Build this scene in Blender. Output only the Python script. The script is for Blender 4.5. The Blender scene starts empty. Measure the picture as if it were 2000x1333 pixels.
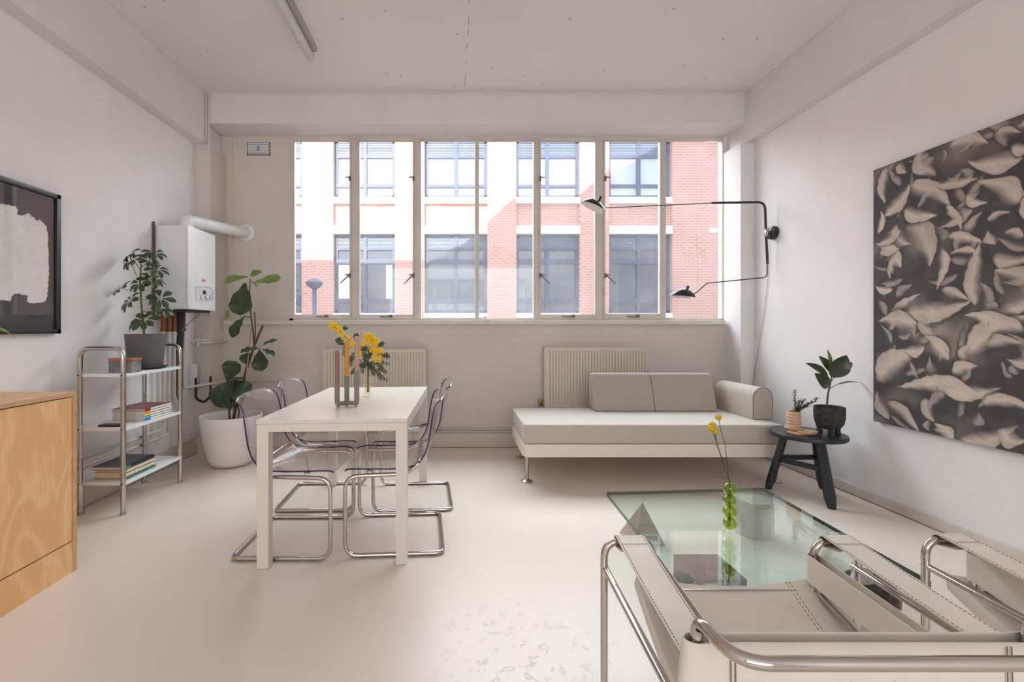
import bpy, bmesh, math, random
import numpy as np
from mathutils import Vector, Matrix

R = math.radians
sc = bpy.context.scene
COL = sc.collection

# ------------------------------------------------------------------ camera
CX, CY, F, HC = 892.0, 641.0, 900.0, 1.2
cd = bpy.data.cameras.new('camera'); cam = bpy.data.objects.new('camera', cd); COL.objects.link(cam)
cam.location = (0, 0, HC); cam.rotation_euler = (R(90), 0, 0)
cd.sensor_width = 36; cd.lens = F / 2000 * 36
cd.shift_x = (1000 - CX) / 2000; cd.shift_y = -(666.5 - CY) / 2000
cd.clip_start = 0.02; cd.clip_end = 200
sc.camera = cam

def W(px, py, Y):
    """world point seen at pixel (px, py) of the photograph at depth Y"""
    return Vector(((px - CX) * Y / F, Y, HC - (py - CY) * Y / F))
def WX(px, X, py=CY):
    """world point seen at pixel (px, py) lying on the plane x = X"""
    return W(px, py, X * F / (px - CX))
def WZ(px, py, Z):
    return W(px, py, (HC - Z) * F / (py - CY))

# ------------------------------------------------------------------ world, sun, daylight, exposure
wd = bpy.data.worlds.new('sky'); sc.world = wd; wd.use_nodes = True
wn = wd.node_tree.nodes; wn.clear()
wo = wn.new('ShaderNodeOutputWorld'); wb = wn.new('ShaderNodeBackground')
wb.inputs[0].default_value = (0.80, 0.89, 1.0, 1); wb.inputs[1].default_value = 2.6
wd.node_tree.links.new(wb.outputs[0], wo.inputs[0])

SUN = Vector((0.30, 1.0, -0.473))
sl = bpy.data.lights.new('sun', 'SUN'); sl.energy = 8.0; sl.angle = R(0.6); sl.color = (1.0, 0.93, 0.82)
so = bpy.data.objects.new('sun', sl); COL.objects.link(so)
so.rotation_euler = SUN.to_track_quat('-Z', 'Y').to_euler(); so.location = (0, -6, 12)

def area(name, loc, target, sx, sy, power, color):
    l = bpy.data.lights.new(name, 'AREA'); l.shape = 'RECTANGLE'; l.size = sx; l.size_y = sy
    l.energy = power; l.color = color
    o = bpy.data.objects.new(name, l); COL.objects.link(o); o.location = loc
    o.rotation_euler = (Vector(target) - Vector(loc)).to_track_quat('-Z', 'Y').to_euler()
    return o
area('daylight_over_the_street', (0.0, 7.6, 5.7), (0.0, 3.4, 1.2), 13.0, 3.6, 1330, (0.90, 0.955, 1.0))
area('rear_fill_light', (0.2, -3.75, 1.9), (0.2, 0, 1.75), 4.2, 2.0, 62, (0.90, 0.955, 1.0))  # area light added behind the camera to fill the room

vs = sc.view_settings
sc.display_settings.display_device = 'sRGB'
vs.view_transform = 'Standard'; vs.look = 'None'; vs.gamma = 1; vs.use_curve_mapping = False
vs.exposure = 0.3
cy = sc.cycles
cy.use_denoising = True
cy.max_bounces = 14; cy.diffuse_bounces = 7; cy.glossy_bounces = 6; cy.transmission_bounces = 10
cy.transparent_max_bounces = 40
cy.sample_clamp_indirect = 8.0; cy.caustics_reflective = False; cy.caustics_refractive = False

# ------------------------------------------------------------------ materials
def lin(c):
    return tuple(((v / 255) / 12.92 if v / 255 <= .04045 else ((v / 255 + .055) / 1.055) ** 2.4) for v in c)

class NT:
    def __init__(s, name):
        s.m = bpy.data.materials.new(name); s.m.use_nodes = True
        s.t = s.m.node_tree; s.t.nodes.clear()
        s.out = s.n('ShaderNodeOutputMaterial')
    def n(s, typ, **kw):
        nd = s.t.nodes.new(typ)
        for k, v in kw.items():
            if k.startswith('i_'):
                key = k[2:]
                key = int(key) if key.isdigit() else key.replace('_', ' ')
                s.set(nd, key, v)
            else: setattr(nd, k, v)
        return nd
    def set(s, nd, key, v):
        if isinstance(v, bpy.types.NodeSocket): s.t.links.new(v, nd.inputs[key])
        else:
            if isinstance(v, (tuple, list)) and len(v) == 3 and nd.inputs[key].type == 'RGBA': v = (*v, 1)
            nd.inputs[key].default_value = v
    def coord(s, scale=(1, 1, 1), rot=(0, 0, 0), kind='Object'):
        tc = s.n('ShaderNodeTexCoord'); mp = s.n('ShaderNodeMapping')
        s.t.links.new(tc.outputs[kind], mp.inputs[0]); mp.inputs['Scale'].default_value = scale
        mp.inputs['Rotation'].default_value = rot
        return mp.outputs[0]
    def noise(s, vec, scale, detail=3, rough=.5, dist=0):
        return s.n('ShaderNodeTexNoise', i_Vector=vec, i_Scale=scale, i_Detail=detail, i_Roughness=rough, i_Distortion=dist).outputs['Fac']
    def ramp(s, fac, stops):
        r = s.n('ShaderNodeValToRGB'); s.t.links.new(fac, r.inputs[0])
        e = r.color_ramp.elements
        while len(e) < len(stops): e.new(.5)
        for i, (p, c) in enumerate(stops):
            e[i].position = p; e[i].color = (*c, 1) if len(c) == 3 else c
        return r.outputs[0]
    def mix(s, fac, a, b, typ='MIX'):
        m = s.n('ShaderNodeMix', data_type='RGBA', blend_type=typ)
        s.set(m, 0, fac); s.set(m, 6, a); s.set(m, 7, b)
        return m.outputs[2]
    def math(s, op, a, b=0, clamp=False):
        m = s.n('ShaderNodeMath', operation=op); m.use_clamp = clamp
        s.set(m, 0, a); s.set(m, 1, b); return m.outputs[0]
    def bump(s, h, strength=.2, dist=.01):
        return s.n('ShaderNodeBump', i_Height=h, i_Strength=strength, i_Distance=dist).outputs[0]
    def princ(s, color, rough=.5, metal=0, normal=None, **kw):
        p = s.n('ShaderNodeBsdfPrincipled'); s.set(p, 'Base Color', color); s.set(p, 'Roughness', rough); s.set(p, 'Metallic', metal)
        if normal is not None: s.set(p, 'Normal', normal)
        for k, v in kw.items(): s.set(p, k.replace('_', ' '), v)
        s.t.links.new(p.outputs[0], s.out.inputs[0]); return p
    def surf(s, sh): s.t.links.new(sh, s.out.inputs[0])

def simple(name, rgb, rough=.5, metal=0, var=.06, vscale=8, bump=0, bscale=40, **kw):
    t = NT(name); c = lin(rgb); v = t.coord()
    nz = t.noise(v, vscale, 4)
    col = t.ramp(nz, [(.3, tuple(x * (1 - var) for x in c)), (.7, tuple(min(1, x * (1 + var)) for x in c))])
    nm = t.bump(t.noise(v, bscale, 3), bump, .004) if bump else None
    t.princ(col, rough, metal, nm, **kw)
    return t.m

M = {}
def plaster(name, rgb, rough=.75, bump=.25, dirt=(150, 135, 120), dirty=.35, spots=False):
    t = NT(name); v = t.coord(); c = lin(rgb)
    big = t.noise(v, .9, 5, .6); fine = t.noise(v, 14, 5, .6)
    col = t.ramp(big, [(.35, tuple(x * .93 for x in c)), (.7, tuple(min(1, x * 1.03) for x in c))])
    st = t.ramp(t.noise(t.coord((1, 1, .6)), 1.7, 6, .62, .4), [(.57, (0, 0, 0)), (.74, (1, 1, 1))])
    col = t.mix(t.math('MULTIPLY', st, dirty), col, lin(dirt))
    if spots:
        vo = t.n('ShaderNodeTexVoronoi', i_Vector=v, i_Scale=2.1)
        sp = t.ramp(vo.outputs['Distance'], [(.018, (1, 1, 1)), (.03, (0, 0, 0))])
        col = t.mix(t.math('MULTIPLY', sp, .7), col, lin((95, 85, 78)))
    h = t.math('ADD', t.math('MULTIPLY', fine, .4), t.noise(v, 3, 4))
    t.princ(col, rough, 0, t.bump(h, bump, .012)); return t.m
M['wall'] = plaster('white_wall_paint', (234, 231, 230), dirty=.16, dirt=(208, 190, 178))
M['beam'] = plaster('beam_paint', (222, 218, 217), dirty=.15, dirt=(190, 176, 165))
M['panel'] = plaster('aged_cream_panel_paint', (214, 204, 196), dirty=.3, dirt=(172, 155, 140))

def ceiling_mat():
    t = NT('ceiling_paint'); v = t.coord(); c = lin((228, 224, 223))
    col = t.ramp(t.noise(v, .8, 5, .6), [(.3, tuple(x * .93 for x in c)), (.7, c)])
    xyz = t.n('ShaderNodeSeparateXYZ'); t.t.links.new(v, xyz.inputs[0])
    wob = t.math('MULTIPLY', t.math('SUBTRACT', t.noise(v, 2.5, 4), .5), .09)
    d = t.math('ABSOLUTE', t.math('ADD', t.math('SUBTRACT', xyz.outputs[0], .085), wob))
    crack = t.math('LESS_THAN', d, .0035)
    brk = t.math('GREATER_THAN', t.noise(v, 9, 2), .5)
    col = t.mix(t.math('MULTIPLY', t.math('MULTIPLY', crack, brk), .6), col, lin((120, 108, 98)))
    vo = t.n('ShaderNodeTexVoronoi', voronoi_dimensions='2D', i_Vector=v, i_Scale=1.9)
    sp = t.ramp(vo.outputs['Distance'], [(.010, (1, 1, 1)), (.018, (0, 0, 0))])
    col = t.mix(t.math('MULTIPLY', sp, .75), col, lin((80, 70, 66)))
    t.princ(col, .8, 0, t.bump(t.noise(v, 4, 5, .6), .3, .012)); return t.m
M['ceiling'] = ceiling_mat()

def brickpaint():
    t = NT('painted_brick'); v = t.coord((1, 1, 1), (R(90), 0, 0))
    b = t.n('ShaderNodeTexBrick', i_Vector=v, i_Scale=1.0, i_Mortar_Size=.006, i_Mortar_Smooth=.6)
    b.inputs['Brick Width'].default_value = .225; b.inputs['Row Height'].default_value = .075
    vv = t.coord(); c = lin((214, 204, 197))
    col = t.ramp(t.noise(vv, 1.5, 5, .6), [(.3, tuple(x * .9 for x in c)), (.7, c)])
    col = t.mix(t.math('MULTIPLY', b.outputs['Fac'], .05), col, lin((165, 150, 138)))
    h = t.math('SUBTRACT', t.math('MULTIPLY', t.noise(vv, 30, 4), .35), b.outputs['Fac'])
    t.princ(col, .7, 0, t.bump(h, .22, .004)); return t.m
M['painted_brick'] = brickpaint()

def floor_mat():
    t = NT('painted_floor'); v = t.coord(); c = lin((228, 216, 206))
    col = t.ramp(t.noise(v, .7, 3, .5), [(.25, tuple(x * .96 for x in c)), (.8, tuple(min(1, x * 1.02) for x in c))])
    # chipped paint: a worn patch near the front and sparse specks elsewhere
    spec = t.ramp(t.noise(v, 55, 4, .65), [(.63, (0, 0, 0)), (.67, (1, 1, 1))])
    region = t.ramp(t.noise(v, 3.5, 3, .6), [(.52, (0, 0, 0)), (.66, (1, 1, 1))])
    mp = t.n('ShaderNodeMapping'); tc = t.n('ShaderNodeTexCoord'); t.t.links.new(tc.outputs['Object'], mp.inputs[0])
    mp.inputs['Location'].default_value = (-.25, -1.72, 0)
    ln = t.n('ShaderNodeVectorMath', operation='LENGTH'); t.t.links.new(mp.outputs[0], ln.inputs[0])
    near = t.ramp(ln.outputs['Value'], [(.12, (1, 1, 1)), (.42, (0, 0, 0))])
    wear = t.ramp(t.noise(v, 17, 7, .75, .3), [(.565, (0, 0, 0)), (.59, (1, 1, 1)), (.605, (1, 1, 1)), (.63, (0, 0, 0))])
    a = t.math('MULTIPLY', wear, near)
    b = t.math('MULTIPLY', t.math('MULTIPLY', spec, region), .8)
    k = t.math('MAXIMUM', a, b, True)
    col = t.mix(t.math('MULTIPLY', k, .42), col, lin((130, 114, 100)))
    ro = t.ramp(t.noise(v, 1.5, 2), [(.3, (.27,) * 3), (.75, (.36,) * 3)])
    h = t.math('SUBTRACT', t.math('MULTIPLY', t.noise(v, 22, 2), .35), t.math('MULTIPLY', k, .8))
    t.princ(col, ro, 0, t.bump(h, .10, .004), Specular_IOR_Level=.45); return t.m
M['floor'] = floor_mat()

def chipped(name, rgb, under=(140, 120, 100), amount=.66, rough=.5):
    t = NT(name); v = t.coord(); c = lin(rgb)
    col = t.ramp(t.noise(v, 5, 5), [(.3, tuple(x * .88 for x in c)), (.7, c)])
    ch = t.ramp(t.noise(v, 26, 5, .7), [(amount, (0, 0, 0)), (amount + .05, (1, 1, 1))])
    col = t.mix(t.math('MULTIPLY', ch, .7), col, lin(under))
    t.princ(col, rough, 0, t.bump(t.noise(v, 40, 4), .2, .003)); return t.m
M['window_paint'] = chipped('old_window_paint', (214, 205, 196))
M['trim_paint'] = chipped('trim_paint', (208, 199, 190), amount=.72)
M['sill'] = chipped('sill_paint', (220, 213, 204), amount=.72)

def window_glass():
    t = NT('hazy_window_glass'); v = t.coord()
    tr = t.n('ShaderNodeBsdfTransparent'); tr.inputs[0].default_value = (.96, .98, .98, 1)
    gl = t.n('ShaderNodeBsdfGlossy', i_Roughness=.02); gl.inputs[0].default_value = (1, 1, 1, 1)
    du = t.n('ShaderNodeBsdfTranslucent'); du.inputs[0].default_value = (.92, .93, .96, 1)
    lw = t.n('ShaderNodeLayerWeight', i_Blend=.5)
    fac = t.math('ADD', t.math('MULTIPLY', t.math('POWER', lw.outputs['Facing'], 5.0), .96), .03)
    m1 = t.n('ShaderNodeMixShader'); t.t.links.new(fac, m1.inputs[0])
    t.t.links.new(tr.outputs[0], m1.inputs[1]); t.t.links.new(gl.outputs[0], m1.inputs[2])
    haze = t.ramp(t.noise(v, 2.2, 6, .6), [(.3, (.018,) * 3), (.75, (.055,) * 3)])  # pale veil mixed into the glass, paints the bright washed-out haze outside
    m2 = t.n('ShaderNodeMixShader'); t.t.links.new(haze, m2.inputs[0])
    t.t.links.new(m1.outputs[0], m2.inputs[1]); t.t.links.new(du.outputs[0], m2.inputs[2])
    t.surf(m2.outputs[0]); return t.m
M['window_glass'] = window_glass()

def clear(name, tint, ior=1.45, rough=.01, gcol=(1, 1, 1), veil=0.0, veilc=(1, 1, 1), gain=1.0):
    """sheet of clear glass or plastic: what is behind shows through, the surface mirrors by its angle"""
    t = NT(name)
    tr = t.n('ShaderNodeBsdfTransparent'); tr.inputs[0].default_value = (*tint, 1)
    gl = t.n('ShaderNodeBsdfGlossy', i_Roughness=rough); gl.inputs[0].default_value = (*gcol, 1)
    f0 = ((ior - 1) / (ior + 1)) ** 2
    lw = t.n('ShaderNodeLayerWeight', i_Blend=.5)
    f5 = t.math('POWER', lw.outputs['Facing'], 5.0)
    fac = t.math('MULTIPLY', t.math('ADD', t.math('MULTIPLY', f5, 1 - f0), f0), gain, True)
    m1 = t.n('ShaderNodeMixShader'); t.t.links.new(fac, m1.inputs[0])
    t.t.links.new(tr.outputs[0], m1.inputs[1]); t.t.links.new(gl.outputs[0], m1.inputs[2])
    o = m1.outputs[0]
    if veil:
        df = t.n('ShaderNodeBsdfDiffuse'); df.inputs[0].default_value = (*veilc, 1)
        m2 = t.n('ShaderNodeMixShader'); m2.inputs[0].default_value = veil
        t.t.links.new(o, m2.inputs[1]); t.t.links.new(df.outputs[0], m2.inputs[2]); o = m2.outputs[0]
    t.surf(o); return t.m
M['acrylic'] = clear('clear_lilac_acrylic', (.965, .96, .975), 1.5, .03, veil=.015, veilc=(.8, .78, .9))
M['acrylic_edge'] = clear('violet_acrylic_edge', (.24, .22, .36), 1.5, .08, veil=.35, veilc=(.08, .07, .16))
M['table_glass'] = clear('greenish_plate_glass', (.89, .96, .93), 1.55, .0, gain=1.25)
M['green_glass'] = clear('lime_green_glass', (.80, .87, .40), 1.7, .02, veil=.05, veilc=(.40, .55, .05))
M['amber_glass'] = clear('pale_clear_glass', (.97, .95, .86), 1.5, .02, veil=.05, veilc=(.9, .85, .65))
M['picture_glass'] = clear('picture_glass', (1, 1, 1), 1.5, .0, gain=.9)
t = NT('dark_green_glass_edge'); t.princ((.012, .03, .024), .12); M['glass_edge'] = t.m
t = NT('dark_building_glass'); t.princ((.05, .07, .10), .04, 0, Specular_IOR_Level=.9); M['far_glass'] = t.m
t = NT('painted_sky_glass'); v = t.coord()
t.princ(t.ramp(t.noise(v, .8, 3), [(.3, (.35, .42, .5)), (.7, (.55, .62, .7))]), .05, 0, Specular_IOR_Level=1.0); M['sky_reflection_glass'] = t.m  # pale base colour paints in the sky reflected by the upper panes

def brick_mat():
    t = NT('red_brick'); v = t.coord((1, 1, 1), (R(90), 0, 0))
    b = t.n('ShaderNodeTexBrick', i_Vector=v, i_Scale=1.0, i_Mortar_Size=.010, i_Mortar_Smooth=.1)
    b.inputs['Brick Width'].default_value = .225; b.inputs['Row Height'].default_value = .075
    b.inputs['Color1'].default_value = (*lin((186, 138, 130)), 1); b.inputs['Color2'].default_value = (*lin((178, 124, 115)), 1)
    b.inputs['Mortar'].default_value = (*lin((204, 176, 168)), 1)
    col = t.mix(.35, b.outputs['Color'], t.ramp(t.noise(t.coord(), 1.2, 5), [(.3, lin((180, 134, 126))), (.7, lin((206, 158, 146)))]))
    t.princ(col, .85, 0, t.bump(b.outputs['Fac'], -.3, .01)); return t.m
M['brick'] = brick_mat()
M['stone'] = simple('pale_stone', (235, 230, 222), .8)
M['blue_frame'] = simple('slate_blue_frame', (62, 74, 104), .5)
M['louvre'] = simple('blue_louvre', (100, 112, 136), .5)
M['asphalt'] = simple('asphalt', (110, 110, 112), .9)
M['render_wall'] = simple('pale_render', (205, 198, 190), .85)

def chrome(name, rgb=(205, 198, 190), rough=.12):
    t = NT(name); t.princ(t.ramp(t.noise(t.coord(), 6, 4), [(.3, tuple(x * .85 for x in lin(rgb))), (.7, lin(rgb))]), rough, 1.0); return t.m
M['chrome'] = chrome('chrome_tube')
M['brushed'] = chrome('brushed_steel', (190, 182, 172), .3)
M['copper'] = chrome('copper_pipe', (140, 88, 58), .45)
M['copper_lid'] = simple('copper_coloured_lid', (190, 125, 100), .35, .5)
M['white_lacquer'] = simple('white_lacquer', (220, 212, 203), .28, var=.02)
M['white_metal'] = simple('white_enamel', (232, 232, 232), .35, var=.02)
M['boiler'] = simple('boiler_casing', (226, 226, 226), .35, var=.02)
M['pvc'] = simple('white_flue_plastic', (228, 228, 224), .4, var=.03)
M['pipe_paint'] = chipped('painted_pipe', (206, 200, 192), amount=.7)
M['black'] = simple('black_plastic', (30, 29, 30), .4)
M['black_paint'] = simple('black_lamp_paint', (34, 31, 30), .32)
M['white_inside'] = simple('white_lamp_inside', (236, 232, 226), .5)
M['red_badge'] = simple('red_badge', (196, 40, 52), .4)
M['dark_display'] = simple('dark_display', (40, 44, 56), .2)
M['panel_grey'] = simple('panel_grey', (214, 215, 220), .4, var=.02)
M['grey_line'] = simple('grey_print', (120, 122, 128), .5)
M['brown_pipe'] = simple('dark_brown_pipe', (88, 66, 58), .6)
M['lag'] = simple('black_foam_lagging', (58, 54, 54), .9)
M['rad'] = simple('cream_radiator_enamel', (212, 204, 188), .42, var=.03)
M['black_wood'] = simple('black_stained_wood', (34, 37, 42), .4, var=.15, bump=.1)
M['dark_pot'] = simple('rough_dark_clay', (62, 58, 55), .9, var=.35, vscale=40, bump=.8, bscale=60)
M['grey_pot'] = simple('grey_stone_pot', (98, 95, 96), .75, var=.1, bump=.1)
M['dark_saucer'] = simple('dark_saucer', (55, 52, 52), .6)
M['white_pot'] = simple('matt_white_planter', (226, 220, 216), .45, var=.02)
M['terracotta'] = simple('pale_terracotta', (205, 172, 146), .75, var=.12, vscale=30)
M['terracotta_d'] = simple('orange_terracotta', (196, 148, 112), .7, var=.15, vscale=30)
M['soil'] = simple('potting_soil', (58, 46, 38), .95, var=.4, vscale=60, bump=.8, bscale=80)
M['pebbles'] = simple('grey_pebbles', (140, 130, 120), .9, var=.3, vscale=70, bump=.9, bscale=90)
M['concrete'] = simple('grey_concrete', (134, 128, 118), .8, var=.12, vscale=30, bump=.15)
M['candle_mauve'] = simple('mauve_wax', (150, 104, 98), .45)
M['candle_ochre'] = simple('ochre_wax', (214, 140, 30), .45)
M['candle_pink'] = simple('dusty_pink_wax', (196, 146, 124), .45)
M['wick'] = simple('wick', (60, 40, 35), .8)
M['black_frame'] = simple('black_picture_frame', (48, 45, 48), .35)
M['dark_ground'] = simple('charcoal_ground', (46, 46, 52), .8, var=.2)
M['white_art'] = simple('white_brushed_paint', (226, 224, 220), .7, var=.04, vscale=20, bump=.3)
M['paper'] = simple('paper_edges', (214, 206, 194), .85, var=.12, vscale=60)
M['paper_cream'] = simple('cream_paper_edges', (222, 202, 168), .85, var=.1, vscale=60)
M['cover_white'] = simple('white_spine', (236, 232, 230), .5)
M['cord'] = simple('grey_cord', (150, 145, 140), .6)
M['pale_cord'] = simple('white_cord', (215, 210, 205), .6)
M['marble_grey'] = simple('grey_marbled_board', (128, 130, 134), .5, var=.45, vscale=14)
M['diffuser'] = simple('milky_diffuser', (206, 206, 204), .35)
M['batten'] = simple('grey_batten', (170, 164, 162), .5)
M['vent'] = simple('painted_vent_metal', (150, 138, 130), .6)
M['vent_light'] = simple('pale_vent_slat', (235, 235, 238), .5)
M['brass'] = chrome('brass', (190, 150, 90), .3)
M['iron'] = chipped('worn_window_iron', (120, 108, 98), (90, 70, 60), .55)
M['clear_trinket'] = simple('white_trinket', (240, 240, 242), .2)
M['yellow'] = simple('yellow_blossom', (250, 205, 20), .8, var=.12, vscale=90)
M['billy'] = simple('mustard_button_flower', (214, 178, 20), .9, var=.2, vscale=200, bump=.6, bscale=300)

def leafmat(name, rgb, rgb2, rough=.4):
    t = NT(name); v = t.coord()
    col = t.ramp(t.noise(v, 14, 4), [(.3, lin(rgb)), (.75, lin(rgb2))])
    p = t.princ(col, rough)
    tl = t.n('ShaderNodeBsdfTranslucent'); t.t.links.new(col, tl.inputs[0])
    m = t.n('ShaderNodeMixShader'); m.inputs[0].default_value = .15
    t.t.links.new(p.outputs[0], m.inputs[1]); t.t.links.new(tl.outputs[0], m.inputs[2]); t.surf(m.outputs[0])
    return t.m
M['fig_leaf'] = leafmat('fig_leaf', (40, 54, 38), (62, 80, 52))
M['fig_new'] = leafmat('fig_new_leaf', (96, 118, 62), (130, 150, 70))
M['scheff'] = leafmat('umbrella_leaf', (52, 66, 44), (78, 96, 58))
M['rubber'] = leafmat('rubber_leaf', (44, 56, 42), (72, 78, 52), .3)
M['rubber_new'] = leafmat('rubber_new_leaf', (110, 110, 60), (140, 132, 74), .35)
M['succulent'] = leafmat('succulent_leaf', (80, 84, 62), (120, 116, 92))
M['mimosa_leaf'] = leafmat('mimosa_leaf', (58, 70, 50), (84, 100, 66))
M['bright_leaf'] = leafmat('bright_leaf', (90, 140, 40), (120, 168, 50))
M['stem_brown'] = simple('woody_stem', (88, 66, 58), .8, var=.2, vscale=40)
M['stem_tan'] = simple('cane_stake', (176, 140, 104), .7)
M['stem_green'] = simple('green_stem', (86, 92, 52), .6)

def plywood():
    t = NT('birch_plywood'); v = t.coord((1, 1, 1))
    n1 = t.noise(t.coord((1, 1.3, .45)), 2.0, 3, .5, .6)
    w = t.n('ShaderNodeTexWave', i_Vector=t.coord((1, 1, .25)), i_Scale=5, i_Distortion=0)
    rings = t.n('ShaderNodeMath', operation='SINE'); t.t.links.new(t.math('MULTIPLY', n1, 62), rings.inputs[0])
    base = t.ramp(rings.outputs[0], [(.0, lin((226, 178, 122))), (1.0, lin((236, 193, 140)))])
    fleck = t.noise(t.coord((30, 30, 3)), 3, 4)
    col = t.mix(t.ramp(fleck, [(.45, (0, 0, 0)), (.8, (.35,) * 3)]), base, lin((196, 146, 92)))
    t.princ(col, .42, 0, t.bump(fleck, .05, .002)); return t.m
M['plywood'] = plywood()
M['ply_edge'] = simple('plywood_edge', (196, 158, 120), .6, var=.15, vscale=30)

def fabric(name, rgb, var=.10, sc_=260):
    t = NT(name); v = t.coord(); c = lin(rgb)
    n = t.noise(v, sc_, 2, .6); n2 = t.noise(v, 30, 4)
    col = t.ramp(n, [(.3, tuple(x * (1 - var * 1.6) for x in c)), (.7, tuple(min(1, x * (1 + var)) for x in c))])
    col = t.mix(.25, col, t.ramp(n2, [(.3, tuple(x * .9 for x in c)), (.7, c)]))
    t.princ(col, .95, 0, t.bump(n, .35, .002), Sheen_Weight=.15); return t.m
M['sofa_light'] = fabric('oatmeal_sofa_fabric', (196, 187, 177))
M['sofa_grey'] = fabric('grey_back_cushion_fabric', (176, 168, 160))
M['sofa_arm'] = fabric('pale_arm_cushion_fabric', (190, 180, 168))
M['piping'] = simple('cushion_piping', (128, 118, 106), .9)
M['sofa_frame'] = simple('cream_bed_frame', (232, 222, 212), .4, var=.02)

def leather():
    t = NT('off_white_leather'); v = t.coord(); c = lin((222, 214, 202))
    col = t.ramp(t.noise(v, 7, 5), [(.3, tuple(x * .9 for x in c)), (.7, c)])
    sp = t.ramp(t.noise(v, 120, 2), [(.72, (0, 0, 0)), (.76, (1, 1, 1))])
    col = t.mix(t.math('MULTIPLY', sp, .25), col, lin((120, 108, 90)))
    t.princ(col, .5, 0, t.bump(t.noise(v, 180, 3), .2, .002)); return t.m
M['leather'] = leather()
M['stitch'] = simple('grey_stitching', (112, 102, 88), .9)
M['leather_edge'] = simple('leather_edge', (190, 168, 128), .6)

def marble(name, a, b, scale=6, rough=.08, lo=.45, hi=.62):
    t = NT(name); v = t.coord()
    n = t.noise(v, scale, 8, .65, 1.2)
    t.princ(t.ramp(n, [(lo, lin(a)), (hi, lin(b))]), rough); return t.m
M['marble_black'] = marble('black_marble', (38, 34, 34), (120, 112, 106), 9, .06, .55, .82)
M['marble_pink'] = marble('rose_marble', (196, 176, 166), (170, 146, 134), 7, .25)
M['marble_green'] = marble('travertine_grey', (196, 192, 178), (170, 164, 148), 5, .35)
M['marble_dark'] = marble('speckled_dark_marble', (52, 46, 44), (120, 110, 102), 26, .15, .5, .75)

# ------------------------------------------------------------------ geometry helpers
ORG = {}
def world_org(o): return ORG.get(o.name, Vector((0, 0, 0)))

def fillet(pts, r, n=6):
    pts = [Vector(p) for p in pts]
    out = [pts[0]]
    rs = r if isinstance(r, (list, tuple)) else [r] * len(pts)
    for i in range(1, len(pts) - 1):
        a, b, c = pts[i - 1], pts[i], pts[i + 1]
        u, w = (a - b), (c - b); lu, lw = u.length, w.length
        if lu < 1e-6 or lw < 1e-6: continue
        u /= lu; w /= lw
        ang = u.angle(w)
        if ang > math.pi - .02: out.append(b); continue
        d = min(rs[i] / math.tan(ang / 2), lu * .49, lw * .49)
        p, q = b + u * d, b + w * d
        for k in range(n + 1):
            s = k / n
            out.append(p * (1 - s) ** 2 + b * 2 * s * (1 - s) + q * s * s)
    out.append(pts[-1]); return out

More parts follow.
